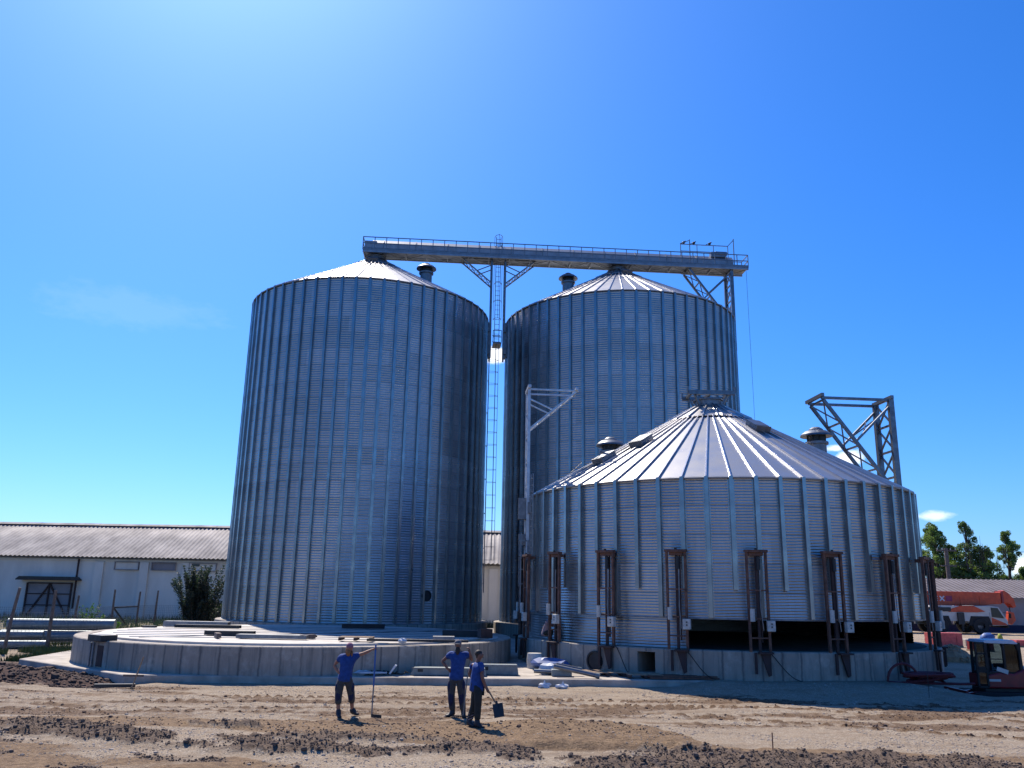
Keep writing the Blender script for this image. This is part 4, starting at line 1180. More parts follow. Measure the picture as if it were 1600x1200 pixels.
# ------------------------------------------------------------------ small red excavator with its cab door swung open
ex = empty('excavator', (17.35, 31.2, -.5), 0, 'small red tracked excavator with an open-doored glazed cab at the right edge', 'excavator')
def ebox(name, mat_, c, d, bev=.03, par=None):
    m = MB(); m.box(c, d); return m.build(name, mat_, par or ex, bevel=bev)
for y in (-.62,.62):
    m = MB(); m.side([(-1.0,.08),(-1.12,.22),(-1.05,.40),(-.9,.46),(1.1,.46),(1.25,.4),(1.3,.22),(1.2,.08)], y-.17, y+.17); m.build('track', M['black'], ex, bevel=.02)
ebox('undercarriage', M['darkst'], (.1,0,.48), (1.5,.9,.2))
m = MB(); m.side([(-.62,.58),(-.62,1.02),(-.2,1.12),(.3,1.08),(.8,1.3),(1.6,1.25),(1.75,.95),(1.7,.58)], -.66,.66); m.build('body', M['red'], ex, bevel=.06)
cab_ = ebox('cab', M['darkst'], (.02,-.12,1.02), (1.2,.9,.10))
m = MB()
for x, z0 in ((-.58,1.0),(.05,1.0),(.62,1.05)):
    for y in (-.58,.36): m.bar((x+(.0),y,z0),(x*(.97 if x>0 else .96),y,2.12),.075 if x<.5 else .09)
for y in (-.58,.36):
    m.bar((-.58,y,1.08),(.62,y,1.08),.08); m.bar((-.58,y,1.55),(-.0,y,1.55),.03)
    m.tube([(.60,y,1.1),(.62,y,1.75),(.52,y,2.06),(.36,y,2.14)], .05, 8)
m.box((-.58,-.11,1.06),(.08,.95,.08)); m.box((.6,-.11,1.06),(.08,.95,.08))
m.build('cab_frame', M['black'], cab_)
m = MB(); m.side([(-.66,2.10),(-.60,2.19),(.40,2.20),(.58,2.08),(.50,2.06),(-.6,2.08)], -.64,.42); m.build('cab_roof', M['roofwhite'], cab_, bevel=.02)
m = MB(); m.box((.33,-.56,1.58),(.5,.012,.9)); m.box((-.27,.35,1.6),(.58,.012,.95)); m.box((.33,.35,1.6),(.5,.012,.95)); m.box((.6,-.1,1.6),(.012,.85,.9)); m.build('cab_glazing', M['glass'], cab_)
m = MB(); m.box((.25,-.1,1.3),(.42,.45,.14)); m.side([(.38,1.35),(.5,1.95),(.6,1.95),(.52,1.35)], -.3,.1); m.build('seat', M['black'], cab_)
m = MB(); m.bar((-.35,-.3,1.1),(-.38,-.3,1.55),.04); m.bar((-.35,.1,1.1),(-.38,.1,1.55),.04); m.box((-.42,-.1,1.3),(.08,.3,.25)); m.build('control_levers', M['black'], cab_)
m = MB()
for a, b in (((-1.12,.66),(-1.12,2.1)),((-.80,.66),(-.80,2.1)),((-1.12,2.1),(-.80,2.1)),((-1.12,.66),(-.80,.66)),((-1.12,1.25),(-.80,1.25)),((-1.12,1.75),(-.80,1.75))): m.bar((a[0],-.95,a[1]),(b[0],-.95+.0,b[1]),.06)
m.box((-.96,-.95,1.22),(.32,.05,.2))
dr_ = m.build('cab_door', M['black'], cab_)
m = MB(); m.box((-.96,-.95,1.68),(.28,.01,.8)); m.box((-.96,-.95,.94),(.26,.01,.5)); m.build('door_pane', M['glass'], dr_)
m = MB(); m.lathe([(0,-.05),(.05,-.04),(.06,.0),(0,.01)],10); m.xf(Matrix.Translation((.85,-.66,.98)) @ Matrix.Rotation(PI/2,4,'X')); m.build('lamp', M['white'], ex)
m = MB(); m.box((-.1,-.67,1.18),(.4,.015,.14),Matrix.Rotation(R_(18),3,'Y')); m.box((-.4,-.67,.85),(.4,.015,.08)); m.build('side_decal', M['cwhite'], ex)
m = MB(); m.side([(-1.55,.1),(-1.5,.5),(-1.4,.5),(-1.42,.1)], -.75,.75); m.bar((-1.45,-.3,.3),(-.8,-.3,.4),.1); m.bar((-1.45,.3,.3),(-.8,.3,.4),.1); m.build('dozer_blade', M['red'], ex)
m = MB(); m.side([(1.7,.6),(1.9,.75),(1.95,1.45),(1.6,1.5),(1.6,.6)], -.64,.64); m.build('counterweight', M['darkst'], ex, bevel=.04)

# salmon-red stacks, sand, odds and ends at right
def blockstack(loc, nx_, nz_, d, rz, label, mat_):
    o = empty('block_stack', loc, rz, label, 'block stack', 'salmon red stacks at right')
    m = MB()
    for i in range(nx_):
        for k in range(nz_):
            m.box((i*d[0]*1.03-(nx_-1)*d[0]/2, random.uniform(-.02,.02), d[2]*(k+.5)*1.02+.1), d)
    m.build('blocks', mat_, o)
    m = MB(); m.box((0,0,.05),(nx_*d[0]*1.05,d[1]*1.1,.1)); m.build('pallet', M['wood'], o)
blockstack((29.3,58.5,0),5,4,(.42,.9,.20),.15,'salmon red block stack, larger one, beside the jack at the right flank',M['salmon'])
blockstack((29.4,54.2,0),4,3,(.32,.7,.17),.1,'darker red block stack, lower one, in front of the larger stack',M['red'])
blockstack((36.2,60,0),6,2,(.42,.8,.18),-.05,'low salmon red stack behind the excavator roof',M['salmon'])
m = MB(); m.box((0,0,0),(1.9,.9,.5)); tag(m.build('concrete_block', M['slab'], loc=(32.3,60,.22), bevel=.03),'pale concrete block just behind the excavator cab roof','block')
m = MB(); m.ball((0,0,0),(.55,.4,.40),12,8,.12); tag(m.build('tarp_bundle', M['bluetarp'], loc=(35.9,65,.33), smooth=True),'crumpled blue bundle lying before the crane, above the excavator','bundle')
m = MB(); m.ball((0,0,0),(.18,.2,.36),10,7,.12); tag(m.build('bag', M['yellowgreen'], loc=(36.6,64.6,.36), smooth=True),'yellow-green bag standing beside the crumpled blue bundle','bag')
m = MB(); vs=[]
for i in range(40):
    a = random.uniform(0,2*PI); r = random.random()**.6
    m.ball((r*math.cos(a)*1.0, r*math.sin(a)*.8, .75*(1-r)+.05), random.uniform(.12,.26), 7, 5, .25)
m.ball((0,0,0),(1.05,.85,.75),14,8,.06); tag(m.build('sand_heap', M['wood'], loc=(22.9,45,-.05)),'small heap of orange-brown sand left of the excavator','heap')

# ------------------------------------------------------------------ loose things on the empty footing
def steel_bar(loc, l, w_, h_, rz, mat_, name, label, cat, prof='channel'):
    m = MB()
    if prof == 'channel':
        m.box((0,0,h_-.012),(l,w_,.02)); m.box((0,-w_/2,h_/2),(l,.02,h_)); m.box((0,w_/2,h_/2),(l,.02,h_))
    else: m.box((0,0,h_/2),(l,w_,h_))
    m.xf(Matrix.Rotation(rz,4,'Z'))
    o = m.build(name, mat_, loc=loc); return tag(o, label, cat)
FZ = 1.24
steel_bar((-14.4,40.3,FZ),3.0,.42,.24,-.03,M['galvmatt'],'steel_channel','longest grey steel channel at the back left of the empty footing','channel')
steel_bar((-13.5,39.2,FZ),2.9,.3,.14,.02,M['darkst'],'steel_channel','thin dark steel channel in front of the longest grey one on the footing','channel')
steel_bar((-16.3,39.6,1.14),.6,.25,.14,.0,M['darkst'],'steel_offcut','short dark steel offcut at the far left of the footing top','offcut')
steel_bar((-10.7,33.6,FZ),1.9,.3,.16,-.04,M['darkst'],'steel_channel','dark grey steel channel lying across the middle left of the footing','channel')
steel_bar((-8.6,32.0,FZ),2.6,.5,.13,-.05,M['galv'],'steel_sheet_bundle','bright flat bundle of steel sheets near the footing front edge','sheet bundle','box')
steel_bar((-8.0,32.9,FZ+.01),1.6,.12,.08,.03,M['darkst'],'steel_angle','thin dark steel angle behind the bright sheet bundle','angle bar')
steel_bar((-10.6,31.9,FZ),.16,.75,.16,.45,M['oldwood'],'timber_block','short brown timber block at the left end of the sheet bundle','timber','box')
steel_bar((-7.35,32.1,FZ),.14,.7,.15,-.5,M['oldwood'],'timber_block','short brown timber block at the right end of the sheet bundle','timber','box')
steel_bar((-3.2,31.1,1.26),3.6,.14,.08,.03,M['darkst'],'steel_angle','long dark steel angle along the footing front edge behind the workers','angle bar')
steel_bar((-2.4,32.8,FZ),.8,.5,.14,.1,M['galvmatt'],'steel_offcut','small grey sheet offcut above the bearded worker head on the footing','offcut')
steel_bar((-1.9,36.2,FZ),1.6,.7,.22,.05,M['darkst'],'tool_crate','low dark crate in the shade at the right of the footing top','crate','box')
steel_bar((-.9,34.9,FZ),.5,.4,.35,.4,M['dullbrown'],'debris_box','small brown box near the right rim of the footing','box','box')
steel_bar((-6.9,41.6,FZ),2.0,.5,.2,.1,M['dullbrown'],'plank_pile','dim brown plank pile at the back of the footing, in the silo shade','planks','box')
def pallet(loc, rz, label, l=1.2, w_=.8):
    o = empty('pallet', loc, rz, label, 'pallet', 'timber pallets')
    m = MB()
    for i in range(5): m.box((0,-w_/2+.06+i*(w_-.12)/4,.125),(l,.1,.022))
    m.build('top_boards', M['palletw'], o)
    m = MB()
    for x in (-l/2+.06,0,l/2-.06): m.box((x,0,.06),(.1,w_,.09))
    m.build('bearers', M['dullbrown'], o)
    return o
pallet((-5.45,31.5,FZ),.02,'wooden pallet on the footing top above the worker with the blue pole')
m = MB(); m.ball((0,0,0),(.16,.12,.1),8,6,.3); tag(m.build('rag', M['foil'], loc=(-3.7,30.75,1.3)),'white crumpled rag on the footing front edge','rag')

# ------------------------------------------------------------------ loose things on the pad
def duct(loc, l, w_, h_, rz, label, mat_=None):
    o = empty('duct_section', loc, rz, label, 'duct', 'zinc duct sections on the pad')
    m = MB(); m.side([(-l/2,0),(-l/2+.12,h_),(l/2-.05,h_),(l/2,0)], -w_/2, w_/2); m.build('trough', mat_ or M['duct'], o, bevel=.012)
    m = MB(); m.box((-l/2+.35,-w_/2-.004,h_*.62),(.18,.01,h_*.35)); m.build('cut_slot', M['darkst'], o)
    m = MB(); m.box((0,-w_/2-.01,h_-.02),(l-.15,.03,.04)); m.build('flange', M['galv'], o)
duct((-2.0,30.15,.24),2.6,.42,.25,.04,'long tapered zinc duct on the pad behind the bearded worker')
duct((-.35,30.7,.24),1.5,.4,.34,.05,'shorter zinc duct on the pad behind the dark-haired worker')
def spill(loc, label, n, seedv):
    random.seed(seedv)
    o = empty('cable_pile', loc, 0, label, 'cable pile')
    m = MB()
    for i in range(n):
        a = random.uniform(0,2*PI); x = random.uniform(-.8,.8)
        m.tube([(x+.5*t*math.cos(a)+.1*math.sin(7*t), .5*t*math.sin(a)*.4, .04+.1*math.sin(3*t+i)**2) for t in [j/7*1.6-.8 for j in range(8)]], .022, 6)
    m.build('cables', M['black'], o)
    m = MB(); m.box((-.3,-.1,.10),(.9,.3,.05),Matrix.Rotation(.2,3,'Z')); m.box((.35,.0,.2),(.06,.3,.34),Matrix.Rotation(.6,3,'Y')); m.ball((-.75,0,.08),(.3,.2,.09),8,6,.3); m.build('scraps', M['foil'], o)
spill((-4.2,29.75,.23),'tangle of black cable and pale scraps on the pad right of the blue pole',7,3)
m = MB(); m.ball((0,0,.12),(.42,.25,.14),12,8,.1); tag(m.build('sack', M['foil'], loc=(-9.9,30.0,.23), smooth=True),'pale sack lying on the pad at the foot of the empty footing','sack')
def longpipe(p, q, r, label):
    o = empty('downspout_pipe', Vector(p).lerp(Vector(q),.5), 0, label, 'pipe', 'pale pipes on the pad')
    m = MB(); m.tube([p,q], r, 14); m.build('pipe_wall', M['galv'], o, world=True, angle=40)
    m = MB(); d = (Vector(q)-Vector(p)).normalized(); m.tube([Vector(q)-d*.12, Vector(q)+d*.01], r*1.15, 14); m.build('socket', M['duct'], o, world=True, angle=40)
longpipe((1.62,30.3,.58),(3.15,29.95,.31),.08,'front pale pipe slanting down across the pad, tipped toward the pallets')
longpipe((1.72,30.8,.58),(2.6,30.9,.42),.08,'rear pale pipe behind the slanting front pipe on the pad')
longpipe((.95,30.9,.36),(1.9,30.8,.34),.07,'short pale pipe lying at the left of the two slanting pipes')
m = MB(); m.box((0,0,0),(.7,.4,.22)); tag(m.build('crate', M['duct'], loc=(1.9,30.6,.345), bevel=.02),'grey-green crate propping the slanting pale pipe','crate')
m = MB(); m.ball((0,0,.16),(.45,.3,.2),10,7,.25); tag(m.build('film_bundle', M['foil'], loc=(1.5,31.2,.25)),'bundle of pale plastic film at the top of the slanting pipes','bundle')
m = MB(); m.ball((0,0,.2),(.75,.4,.22),12,7,.25); tag(m.build('tarp', M['bluetarp'], loc=(1.6,33.1,.23)),'crumpled blue tarp in the shade by the round footing opening','tarp')
m = MB(); m.lathe([(0,0),(.28,0),(.3,.3),(.27,.55),(0,.56)],18); tag(m.build('drum', M['white'], loc=(1.05,33.6,.23), angle=40),'off-white plastic drum in the shade left of the blue tarp','drum')
pallet((3.5,31.1,.23),.08,'weathered pallet on the pad nearest the round pipe opening')
pallet((3.15,31.5,.23),.3,'broken pallet leaning low behind the pipe socket on the pad',1.0,.6)
pallet((4.75,30.5,.23),.05,'pallet at the shadow edge on the pad below the square opening')
o = empty('steel_bundle', (6.0,30.35,.23), .06, 'long bundle of rusty flat bars on the pad below the square opening', 'bar bundle')
m = MB()
for i in range(6): m.box((random.uniform(-.1,.1),-.3+i*.12,.05+.05*(i%2)),(2.4,.08,.05))
m.build('flat_bars', M['rust'], o)
for k,(x,y,lb) in enumerate(((1.85,28.9,'right one of two scraps of white film on the gravel below the pad'),(1.25,29.0,'left one of two scraps of white film on the gravel below the pad'))):
    m = MB(); m.ball((0,0,.06),(.22,.12,.09),8,6,.4); m.add([(-.1,0,.05),(.05,0,.08),(.0,.02,.26)],[(0,1,2)]); tag(m.build('film_scrap', M['foil'], loc=(x,y,ground(x,y)[0])),lb,'scrap','white scraps on the gravel')
ho = empty('hose_coil', (14.0,30.2,ground(14,30.2)[0]), 0, 'dark red hose coiled loosely at the foot of the right footing', 'hose')
m = MB(); pts = []
for i in range(120):
    t = i/119; a = t*7*2*PI; r = .35+.25*math.sin(a*.37); pts.append((.5+r*math.cos(a)*1.5, r*math.sin(a)*.5, .06+.3*abs(math.sin(a*.23))))
m.tube(pts,.045,6)
m.tube([(-.35-.55*math.cos(PI*i/12),.05,.06+.6*math.sin(PI*i/12)) for i in range(13)],.045,6); m.tube([(-.9,0,.05),(-.5,-.1,.04),(1.5,-.15,.04),(2.0,-.1,.05)],.045,6)
m.build('hose', M['hose'], ho)
for k,(d0,d1,lb) in enumerate(((-37.5,-33.0,'black cable draped down the footing wall left of the square opening'),(-21.0,-14.5,'black cable sagging along the footing wall right of the first dark gap jack'),(-3,3.5,'thin black cable on the footing wall under the jack over the gap middle'))):
    m = MB(); pts = []
    for i in range(12):
        t = i/11; p = pol(RF+.06+.25*t*t, d0+(d1-d0)*t, 1.2-.92*math.sin(t*PI/2)**1.3); pts.append(p+CS)
    m.tube(pts,.016,5); tag(m.build('power_cable', M['black']),lb,'cable','black cables on the footing wall')
# stakes
o = empty('survey_stake', (-11.3,26.6,0), 0, 'leaning pale wooden stake at the left corner of the pad', 'stake')
m = MB(); m.bar((0,0,-.1),(.22,.15,.92),.045,.03); m.build('stake', M['wood'], o)
m = MB(); m.box((.0,.1,.38),(.62,.03,.06)); m.build('cross_lath', M['oldwood'], o)
steel_bar((-11.85,26.75,.03),1.15,.16,.10,.22,M['darkst'],'plank','dark plank lying on the ground beside the leaning stake','plank','box')
m = MB(); m.bar((0,0,-.05),(0,0,.36),.02); tag(m.build('marker_pin', M['rust'], loc=(5.29,17.75,ground(5.29,17.75)[0])),'thin rusty marker pin standing in the gravel at lower right','pin')
m = MB(); m.bar((0,0,-.05),(.01,0,.75),.015); tag(m.build('marker_rod', M['darkst'], loc=(13.2,27.6,ground(13.2,27.6)[0])),'thin dark rod standing in the shaded gravel below the hose','rod')
# ------------------------------------------------------------------ people
class Skel:
    def __init__(s): s.p = []; s.r = []; s.e = []; s.i = {}
    def node(s, n, pos, r, to=None):
        s.i[n] = len(s.p); s.p.append(Vector(pos)); s.r.append(r if hasattr(r, '__len__') else (r, r))
        if to: s.e.append((s.i[to], s.i[n]))
        return s
    def build(s, name, mat_, parent, sub=1, root=0, g=1.0):
        me = bpy.data.meshes.new(name); me.from_pydata(s.p, s.e, []); me.materials.append(mat_)
        o = bpy.data.objects.new(name, me); COL.objects.link(o); o.parent = parent
        k = o.modifiers.new('skin', 'SKIN'); k.use_smooth_shade = True; k.branch_smoothing = .3
        sv = me.skin_vertices[0].data
        for i, r in enumerate(s.r): sv[i].radius = (r[0]*g, r[1]*g); sv[i].use_root = (i == root)
        if sub:
            u = o.modifiers.new('smooth', 'SUBSURF'); u.levels = sub; u.render_levels = sub
        return o
def hand(S, tag_, wrist, d, nrm, curl=.5):
    """palm and five bent fingers; d: direction of the palm, nrm: palm normal (fingers curl towards it)"""
    d = Vector(d).normalized(); nrm = Vector(nrm); nrm = (nrm-d*nrm.dot(d)).normalized(); t = d.cross(nrm)
    w = S.p[S.i[wrist]]
    S.node(tag_+'palm', w+d*.055, (.030,.018), wrist)
    for i, (off, l) in enumerate(((.030,.072),(.010,.080),(-.010,.075),(-.029,.058))):
        k = w+d*.098+t*off
        S.node(f'{tag_}k{i}', k, .0095, tag_+'palm')
        a = curl; p1 = k+(d*math.cos(a)+nrm*math.sin(a))*l*.5
        S.node(f'{tag_}m{i}', p1, .0088, f'{tag_}k{i}')
        a = curl*2.1; S.node(f'{tag_}t{i}', p1+(d*math.cos(a)+nrm*math.sin(a))*l*.5, .0078, f'{tag_}m{i}')
    th = w+d*.035+t*.032+nrm*.008; S.node(tag_+'th1', th, .011, tag_+'palm')
    S.node(tag_+'th2', th+(d*.6+t*.5+nrm*.6).normalized()*.042, .0095, tag_+'th1')

def person(loc, label, J, skin, cl, headdir, extras=None, sleeve=.62, trouser_end='ankle'):
    """J: joints (x right in the view, y away, z up). cl: shirt, trousers, boot materials"""
    o = empty('person', loc, 0, label, 'person'); o.scale = (.97, .97, .97)
    V = {k: Vector(v) for k, v in J.items() if not k.startswith('hand')}
    hd = Vector(headdir).normalized()
    S = Skel()
    S.node('pelvis', V['pelvis'], (.105,.08)); S.node('waist', V['pelvis'].lerp(V['chest'], .45), (.095,.07), 'pelvis')
    S.node('chest', V['chest'], (.105,.075), 'waist'); S.node('neck0', V['neck'], (.058,.058), 'chest')
    S.node('neck', V['neck'].lerp(V['head'], .45), (.052,.054), 'neck0')
    S.node('skull', V['head'], (.072,.086), 'neck'); S.node('crown', V['head']+Vector((0,0,.07)), (.066,.076), 'skull')
    S.node('chin', V['head']+hd*.055-Vector((0,0,.075)), (.036,.030), 'skull')
    S.node('nose', V['head']+hd*.098-Vector((0,0,.012)), (.011,.014), 'skull')
    side = hd.cross(Vector((0,0,1)))
    for s, n in ((1,'earL'),(-1,'earR')): S.node(n, V['head']+side*(.080*s)-Vector((0,0,.01)), (.010,.018), 'skull')
    for s in ('L','R'):
        S.node('sh'+s, V['sh'+s], .042, 'chest'); S.node('el'+s, V['el'+s], .040, 'sh'+s)
        S.node('fa'+s, V['el'+s].lerp(V['wr'+s], .35), .038, 'el'+s); S.node('wr'+s, V['wr'+s], .027, 'fa'+s)
        dd, nn, cc = J['hand'+s] if 'hand'+s in J else ((V['wr'+s]-V['el'+s]), (0,1,0), .4)
        hand(S, s, 'wr'+s, dd, nn, cc)
        S.node('hip'+s, V['hip'+s], .085, 'pelvis'); S.node('kn'+s, V['kn'+s], .058, 'hip'+s)
        S.node('ca'+s, V['kn'+s].lerp(V['an'+s], .35), .054, 'kn'+s); S.node('an'+s, V['an'+s], .040, 'ca'+s)
    S.build('body', skin, o, 1, g=1.12)
    # shirt
    T = Skel(); low = V['pelvis'].lerp(V['chest'], .02)-Vector((0,0,.13))
    T.node('hem', low-Vector((0,0,.03)), (.165,.13)); T.node('hem2', low+Vector((0,0,.06)), (.158,.125), 'hem'); T.node('mid', V['pelvis'].lerp(V['chest'], .5), (.146,.115), 'hem2')
    T.node('chest', V['chest'], (.160,.122), 'mid'); T.node('collar', V['neck']-Vector((0,0,.015)), (.078,.075), 'chest')
    for s in ('L','R'):
        T.node('sh'+s, V['sh'+s], (.078,.078), 'chest'); T.node('sl'+s, V['sh'+s].lerp(V['el'+s], sleeve), (.066,.066), 'sh'+s)
    T.build('shirt', cl[0], o, 1, g=1.30)
    P_ = Skel()
    P_.node('top', V['pelvis']+Vector((0,0,.10)), (.13,.10)); P_.node('seat', V['pelvis']-Vector((0,0,.05)), (.145,.12), 'top')
    for s in ('L','R'):
        end = V['kn'+s].lerp(V['an'+s], .55 if trouser_end == 'shin' else .92)
        P_.node('hip'+s, V['hip'+s]-Vector((0,0,.03)), (.098,.10), 'seat'); P_.node('th'+s, V['hip'+s].lerp(V['kn'+s], .5), (.088,.092), 'hip'+s)
        P_.node('kn'+s, V['kn'+s], (.074,.076), 'th'+s); P_.node('end'+s, end, (.066,.068), 'kn'+s)
    tro = P_.build('trousers', cl[1], o, 1, g=1.28)
    for s in ('L','R'):
        B = Skel(); a = V['an'+s]; td = V['toe'+s]-a; td.z = 0; td.normalize(); gz = V['toe'+s].z
        B.node('shaft', a+Vector((0,0,.12)), (.058,.058)); B.node('ankle', Vector((a.x,a.y,gz+.07)), (.056,.056), 'shaft')
        B.node('mid', Vector((a.x,a.y,gz+.035))+td*.10, (.046,.036), 'ankle'); B.node('toe', Vector((a.x,a.y,gz+.025))+td*.20, (.042,.026), 'mid')
        B.node('heel', Vector((a.x,a.y,gz+.035))-td*.05, (.038,.036), 'ankle')
        B.build('boot', cl[2], o, 1, g=1.25)
    # eyes, mouth
    m = MB()
    for s in (1,-1): m.ball(V['head']+hd*.083+side*(.031*s)+Vector((0,0,.012)), (.012,.012,.008), 6, 5)
    m.box(V['head']+hd*.088-Vector((0,0,.055)), (.035,.012,.008)); m.build('eyes_and_mouth', M['darkhair'], o)
    if extras: extras(o, V, hd, side)
    return o
def cap(o, V, hd, mat_, peak=True):
    m = MB(); c = V['head']+Vector((0,0,.045))
    m.ball(c, (.094,.102,.092), 14, 9)
    if peak: m.ball(c+hd*.105-Vector((0,0,.012)), (.075,.075,.012), 12, 6)
    m.build('cap', mat_, o, smooth=True)
def beard(o, V, hd, mat_, l):
    m = MB(); m.ball(V['head']+hd*.062-Vector((0,0,.085+l*.4)), (.062,.045,.055+l*.5), 12, 9, .06); m.build('beard', mat_, o, smooth=True)

def x1(o, V, hd, side):
    cap(o, V, hd, M['pink'], False); beard(o, V, hd, M['hair'], .07)
    m = MB(); m.ball(V['head']+Vector((-.055,.02,-.09)), (.055,.07,.12), 10, 8, .08); m.ball(V['head']+Vector((.07,.0,-.15)), (.03,.05,.09), 8, 7, .08); m.build('hair', M['hair'], o, smooth=True)
    for s in ('L','R'):
        m = MB(); m.ball(V['kn'+s]+Vector((0,-.045,-.02)), (.070,.045,.13), 10, 8); m.build('knee_pad', M['navy'], o, smooth=True)
        m = MB(); q = V['hip'+s].lerp(V['kn'+s], .55); m.ball(q+Vector((-.07 if s == 'L' else .07,0,0)), (.045,.085,.13), 10, 8); m.build('thigh_pocket', M['navy'], o, smooth=True)
G1 = ground(-3.92, 21.76)[0]
person((-3.92,21.76,G1), 'worker in blue T-shirt and pink cap, arm stretched out to the tall blue pole',
 dict(pelvis=(-.09,.06,.98), chest=(-.05,.05,1.34), neck=(-.01,.04,1.53), head=(.0,.0,1.675),
  shL=(-.22,.06,1.455), elL=(-.385,.10,1.24), wrL=(-.235,-.02,1.07), handL=((.6,.1,-.5),(.2,1,0),.35),
  shR=(.145,.05,1.485), elR=(.36,.06,1.545), wrR=(.545,.10,1.635), handR=((.75,.1,.35),(.3,-.2,-1),.75),
  hipL=(-.185,.05,.92), hipR=(.005,.07,.92), knL=(-.215,.0,.52), knR=(.085,.16,.53), anL=(-.19,.02,.10), anR=(.115,.28,.12), toeL=(-.10,-.16,.0), toeR=(.32,.20,.03)),
 M['skin'], (M['blue'], M['grey'], M['boot']), (-.25,-1,.06), x1, trouser_end='shin')
def x2(o, V, hd, side):
    cap(o, V, hd, M['greycap'], True); beard(o, V, hd, M['darkhair'], .12)
    for s in ('L','R'):
        m = MB(); m.ball(V['kn'+s]+Vector((0,-.04,-.06)), (.072,.05,.20), 10, 8); m.build('knee_pad', M['navy'], o, smooth=True)
        m = MB(); q = V['hip'+s].lerp(V['kn'+s], .5); m.ball(q+Vector((-.06 if s == 'L' else .06,-.01,0)), (.055,.085,.17), 10, 8); m.build('thigh_pocket', M['navy'], o, smooth=True)
G2 = ground(-1.22, 21.87)[0]
person((-1.22,21.87,G2), 'bearded worker in blue T-shirt and grey cap, hand on hip, other fist raised',
 dict(pelvis=(-.04,.02,1.0), chest=(.01,.02,1.38), neck=(.01,.0,1.58), head=(-.015,-.02,1.745),
  shL=(-.20,.02,1.52), elL=(-.41,.06,1.33), wrL=(-.255,-.03,1.15), handL=((.55,.1,-.45),(.2,1,0),.4),
  shR=(.22,.02,1.52), elR=(.365,-.05,1.37), wrR=(.30,-.14,1.575), handR=((-.2,.0,1),(-1,.3,0),.9),
  hipL=(-.135,.02,.93), hipR=(.065,.02,.93), knL=(-.15,-.02,.51), knR=(.12,-.03,.51), anL=(-.10,.02,.10), anR=(.17,-.02,.10), toeL=(-.30,-.08,.0), toeR=(.22,-.22,.0)),
 M['skin2'], (M['blue'], M['grey'], M['boot']), (.0,-1,-.05), x2)
def x3(o, V, hd, side):
    m = MB(); m.ball(V['head']+Vector((-.02,.0,.035))-hd*.012, (.092,.090,.088), 14, 9); m.ball(V['head']-hd*.05-Vector((0,0,.03)), (.05,.07,.06), 10, 7); m.build('hair', M['darkhair'], o, smooth=True)
    m = MB(); m.box(V['pelvis']+Vector((-.13,-.07,-.02)), (.03,.05,.16)); m.box(V['pelvis']+Vector((.15,.0,-.10)), (.05,.15,.2)); m.build('tool_pouch', M['darkcl'], o)
    for s in ('L',):
        m = MB(); q = V['knL'].lerp(V['anL'], .55)
        for i in range(3): m.bar(q+Vector((-.07,-.055,-.06*i)), q+Vector((.05,-.075,.05-.06*i)), .02)
        m.build('trouser_stripe', M['shirt'], o)
G3 = ground(-.72, 20.4)[0]
person((-.72,20.4,G3), 'dark-haired worker in blue T-shirt turned to the right, carrying a shovel low',
 dict(pelvis=(.04,.0,.92), chest=(.035,.02,1.27), neck=(.045,.03,1.47), head=(.085,.02,1.625),
  shL=(-.07,.17,1.42), elL=(-.17,.20,1.17), wrL=(-.02,.22,1.0), handL=((.6,0,-.4),(0,-1,0),.5),
  shR=(.125,-.13,1.41), elR=(.165,-.17,1.12), wrR=(.265,-.13,.88), handR=((.4,.1,-.9),(1,.3,.2),.95),
  hipL=(.0,.10,.87), hipR=(.07,-.09,.86), knL=(-.02,.10,.50), knR=(.075,-.10,.49), anL=(-.135,.14,.10), anR=(.065,-.10,.10), toeL=(.02,.02,.0), toeR=(.25,-.18,.0)),
 M['skin2'], (M['blue'], M['darkcl'], M['boot']), (.95,-.25,.0), x3)
def x4(o, V, hd, side):
    m = MB(); m.ball(V['head']+Vector((0,0,.035))-hd*.015, (.09,.09,.085), 12, 8); m.build('hair', M['darkhair'], o, smooth=True)
pc = CS + pol(RS+.30, -63.5, 1.19)
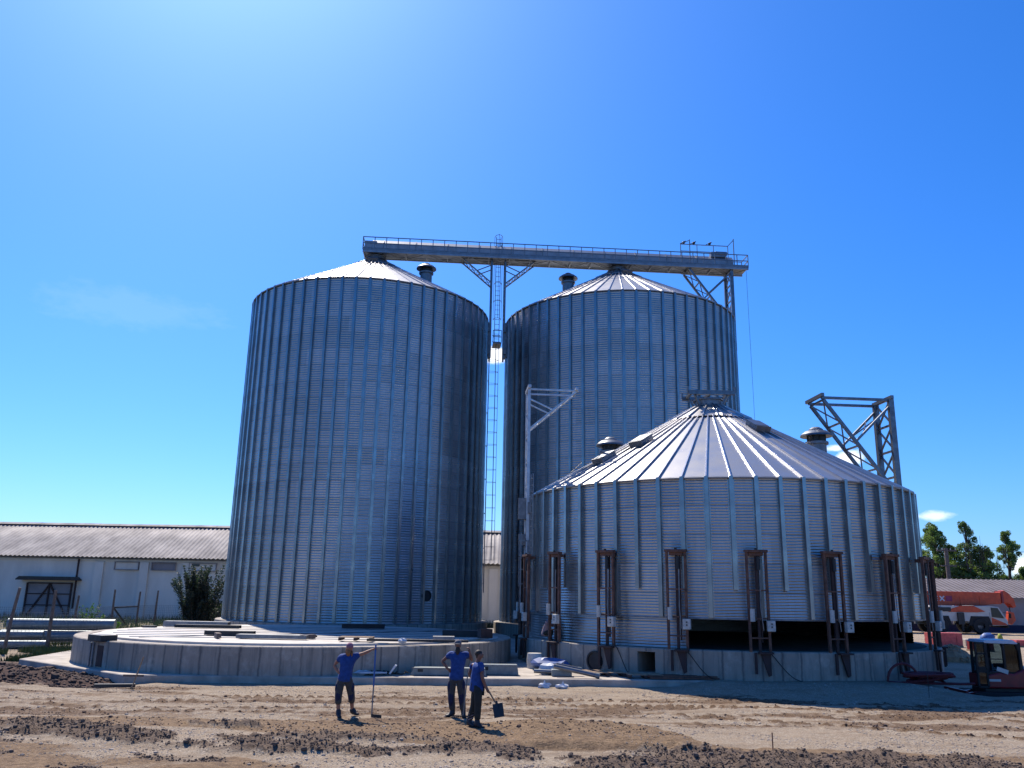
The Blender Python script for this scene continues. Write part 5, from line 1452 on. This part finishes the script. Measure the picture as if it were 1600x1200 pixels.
person(pc, 'worker in faded pink shirt crouching at the foot of a rusty jack',
 dict(pelvis=(-.10,.05,.30), chest=(.0,.0,.62), neck=(.06,-.02,.79), head=(.12,-.04,.92),
  shL=(-.06,-.12,.74), elL=(.12,-.2,.60), wrL=(.28,-.12,.62), handL=((1,.2,.1),(0,1,0),.7),
  shR=(.06,.13,.75), elR=(.20,.12,.93), wrR=(.24,.05,1.14), handR=((.1,.0,1),(1,0,0),.7),
  hipL=(-.12,-.06,.27), hipR=(-.08,.13,.27), knL=(.20,-.16,.40), knR=(.22,.10,.40), anL=(.04,-.14,.09), anR=(.06,.10,.09), toeL=(.2,-.18,.0), toeR=(.22,.10,.0)),
 M['skin2'], (M['shirt'], M['darkcl'], M['boot']), (.9,-.4,.2), x4)

# tools held by the workers
t = empty('hoe', (-3.29,21.86,ground(-3.29,21.86)[0]), 0, 'tall hoe with blue upper handle under the outstretched hand of the pink-capped worker', 'hoe')
m = MB(); m.tube([(0,0,.72),(-.0,.0,1.70)], .021, 10); m.build('handle', M['tblue'], t)
m = MB(); m.tube([(-.01,0,.02),(0,0,.74)], .017, 8); m.build('steel_tube', M['galvmatt'], t)
m = MB(); m.box((.12,-.10,.03),(.30,.02,.09),Matrix.Rotation(-.5,3,'Z')); m.tube([(-.01,0,.04),(.05,-.04,.05),(.1,-.08,.04)],.012,6); m.build('blade', M['darkst'], t)
t = empty('rake', (-1.05,21.62,ground(-1.05,21.62)[0]), 0, 'pale steel handled rake standing between the bearded worker and the dark-haired worker', 'rake')
m = MB(); m.tube([(.10,.0,1.12),(0,0,.04)], .016, 8); m.build('handle', M['galv'], t)
m = MB(); m.box((-.06,-.02,.05),(.42,.025,.03))
for i in range(9): m.bar((-.25+i*.047,-.02,.05),(-.25+i*.047,-.05,-.02),.012)
m.build('rake_head', M['darkst'], t)
sx, sy = -.72, 20.4
t = empty('shovel', (sx+.32, sy-.15, G3+.79), 0, 'square dark shovel carried low by the dark-haired worker', 'shovel')
m = MB(); m.tube([(-.10,.06,.18),(.0,.02,.0),(.16,-.03,-.24)], .019, 8); m.build('handle', M['wood'], t)
m = MB()
pts = [(-.115,0),(.115,0),(.12,-.10),(.115,-.30),(-.115,-.30),(-.12,-.10)]
vs = [(x, -.006-.02*(abs(x)>.1), z) for x, z in pts]+[(x, .006-.02*(abs(x)>.1), z) for x, z in pts]
m.add(vs, [(0,1,2,3,4,5),(11,10,9,8,7,6)]+[(6+i,6+(i+1)%6,(i+1)%6,i) for i in range(6)])
m.tube([(-.02,0,.06),(0,-.015,-.10)], .024, 8)
m.xf(Matrix.Translation((.20,-.03,-.25)) @ Matrix.Rotation(R_(-10),4,'Y') @ Matrix.Rotation(R_(-18),4,'X')); m.build('blade', M['darkst'], t)
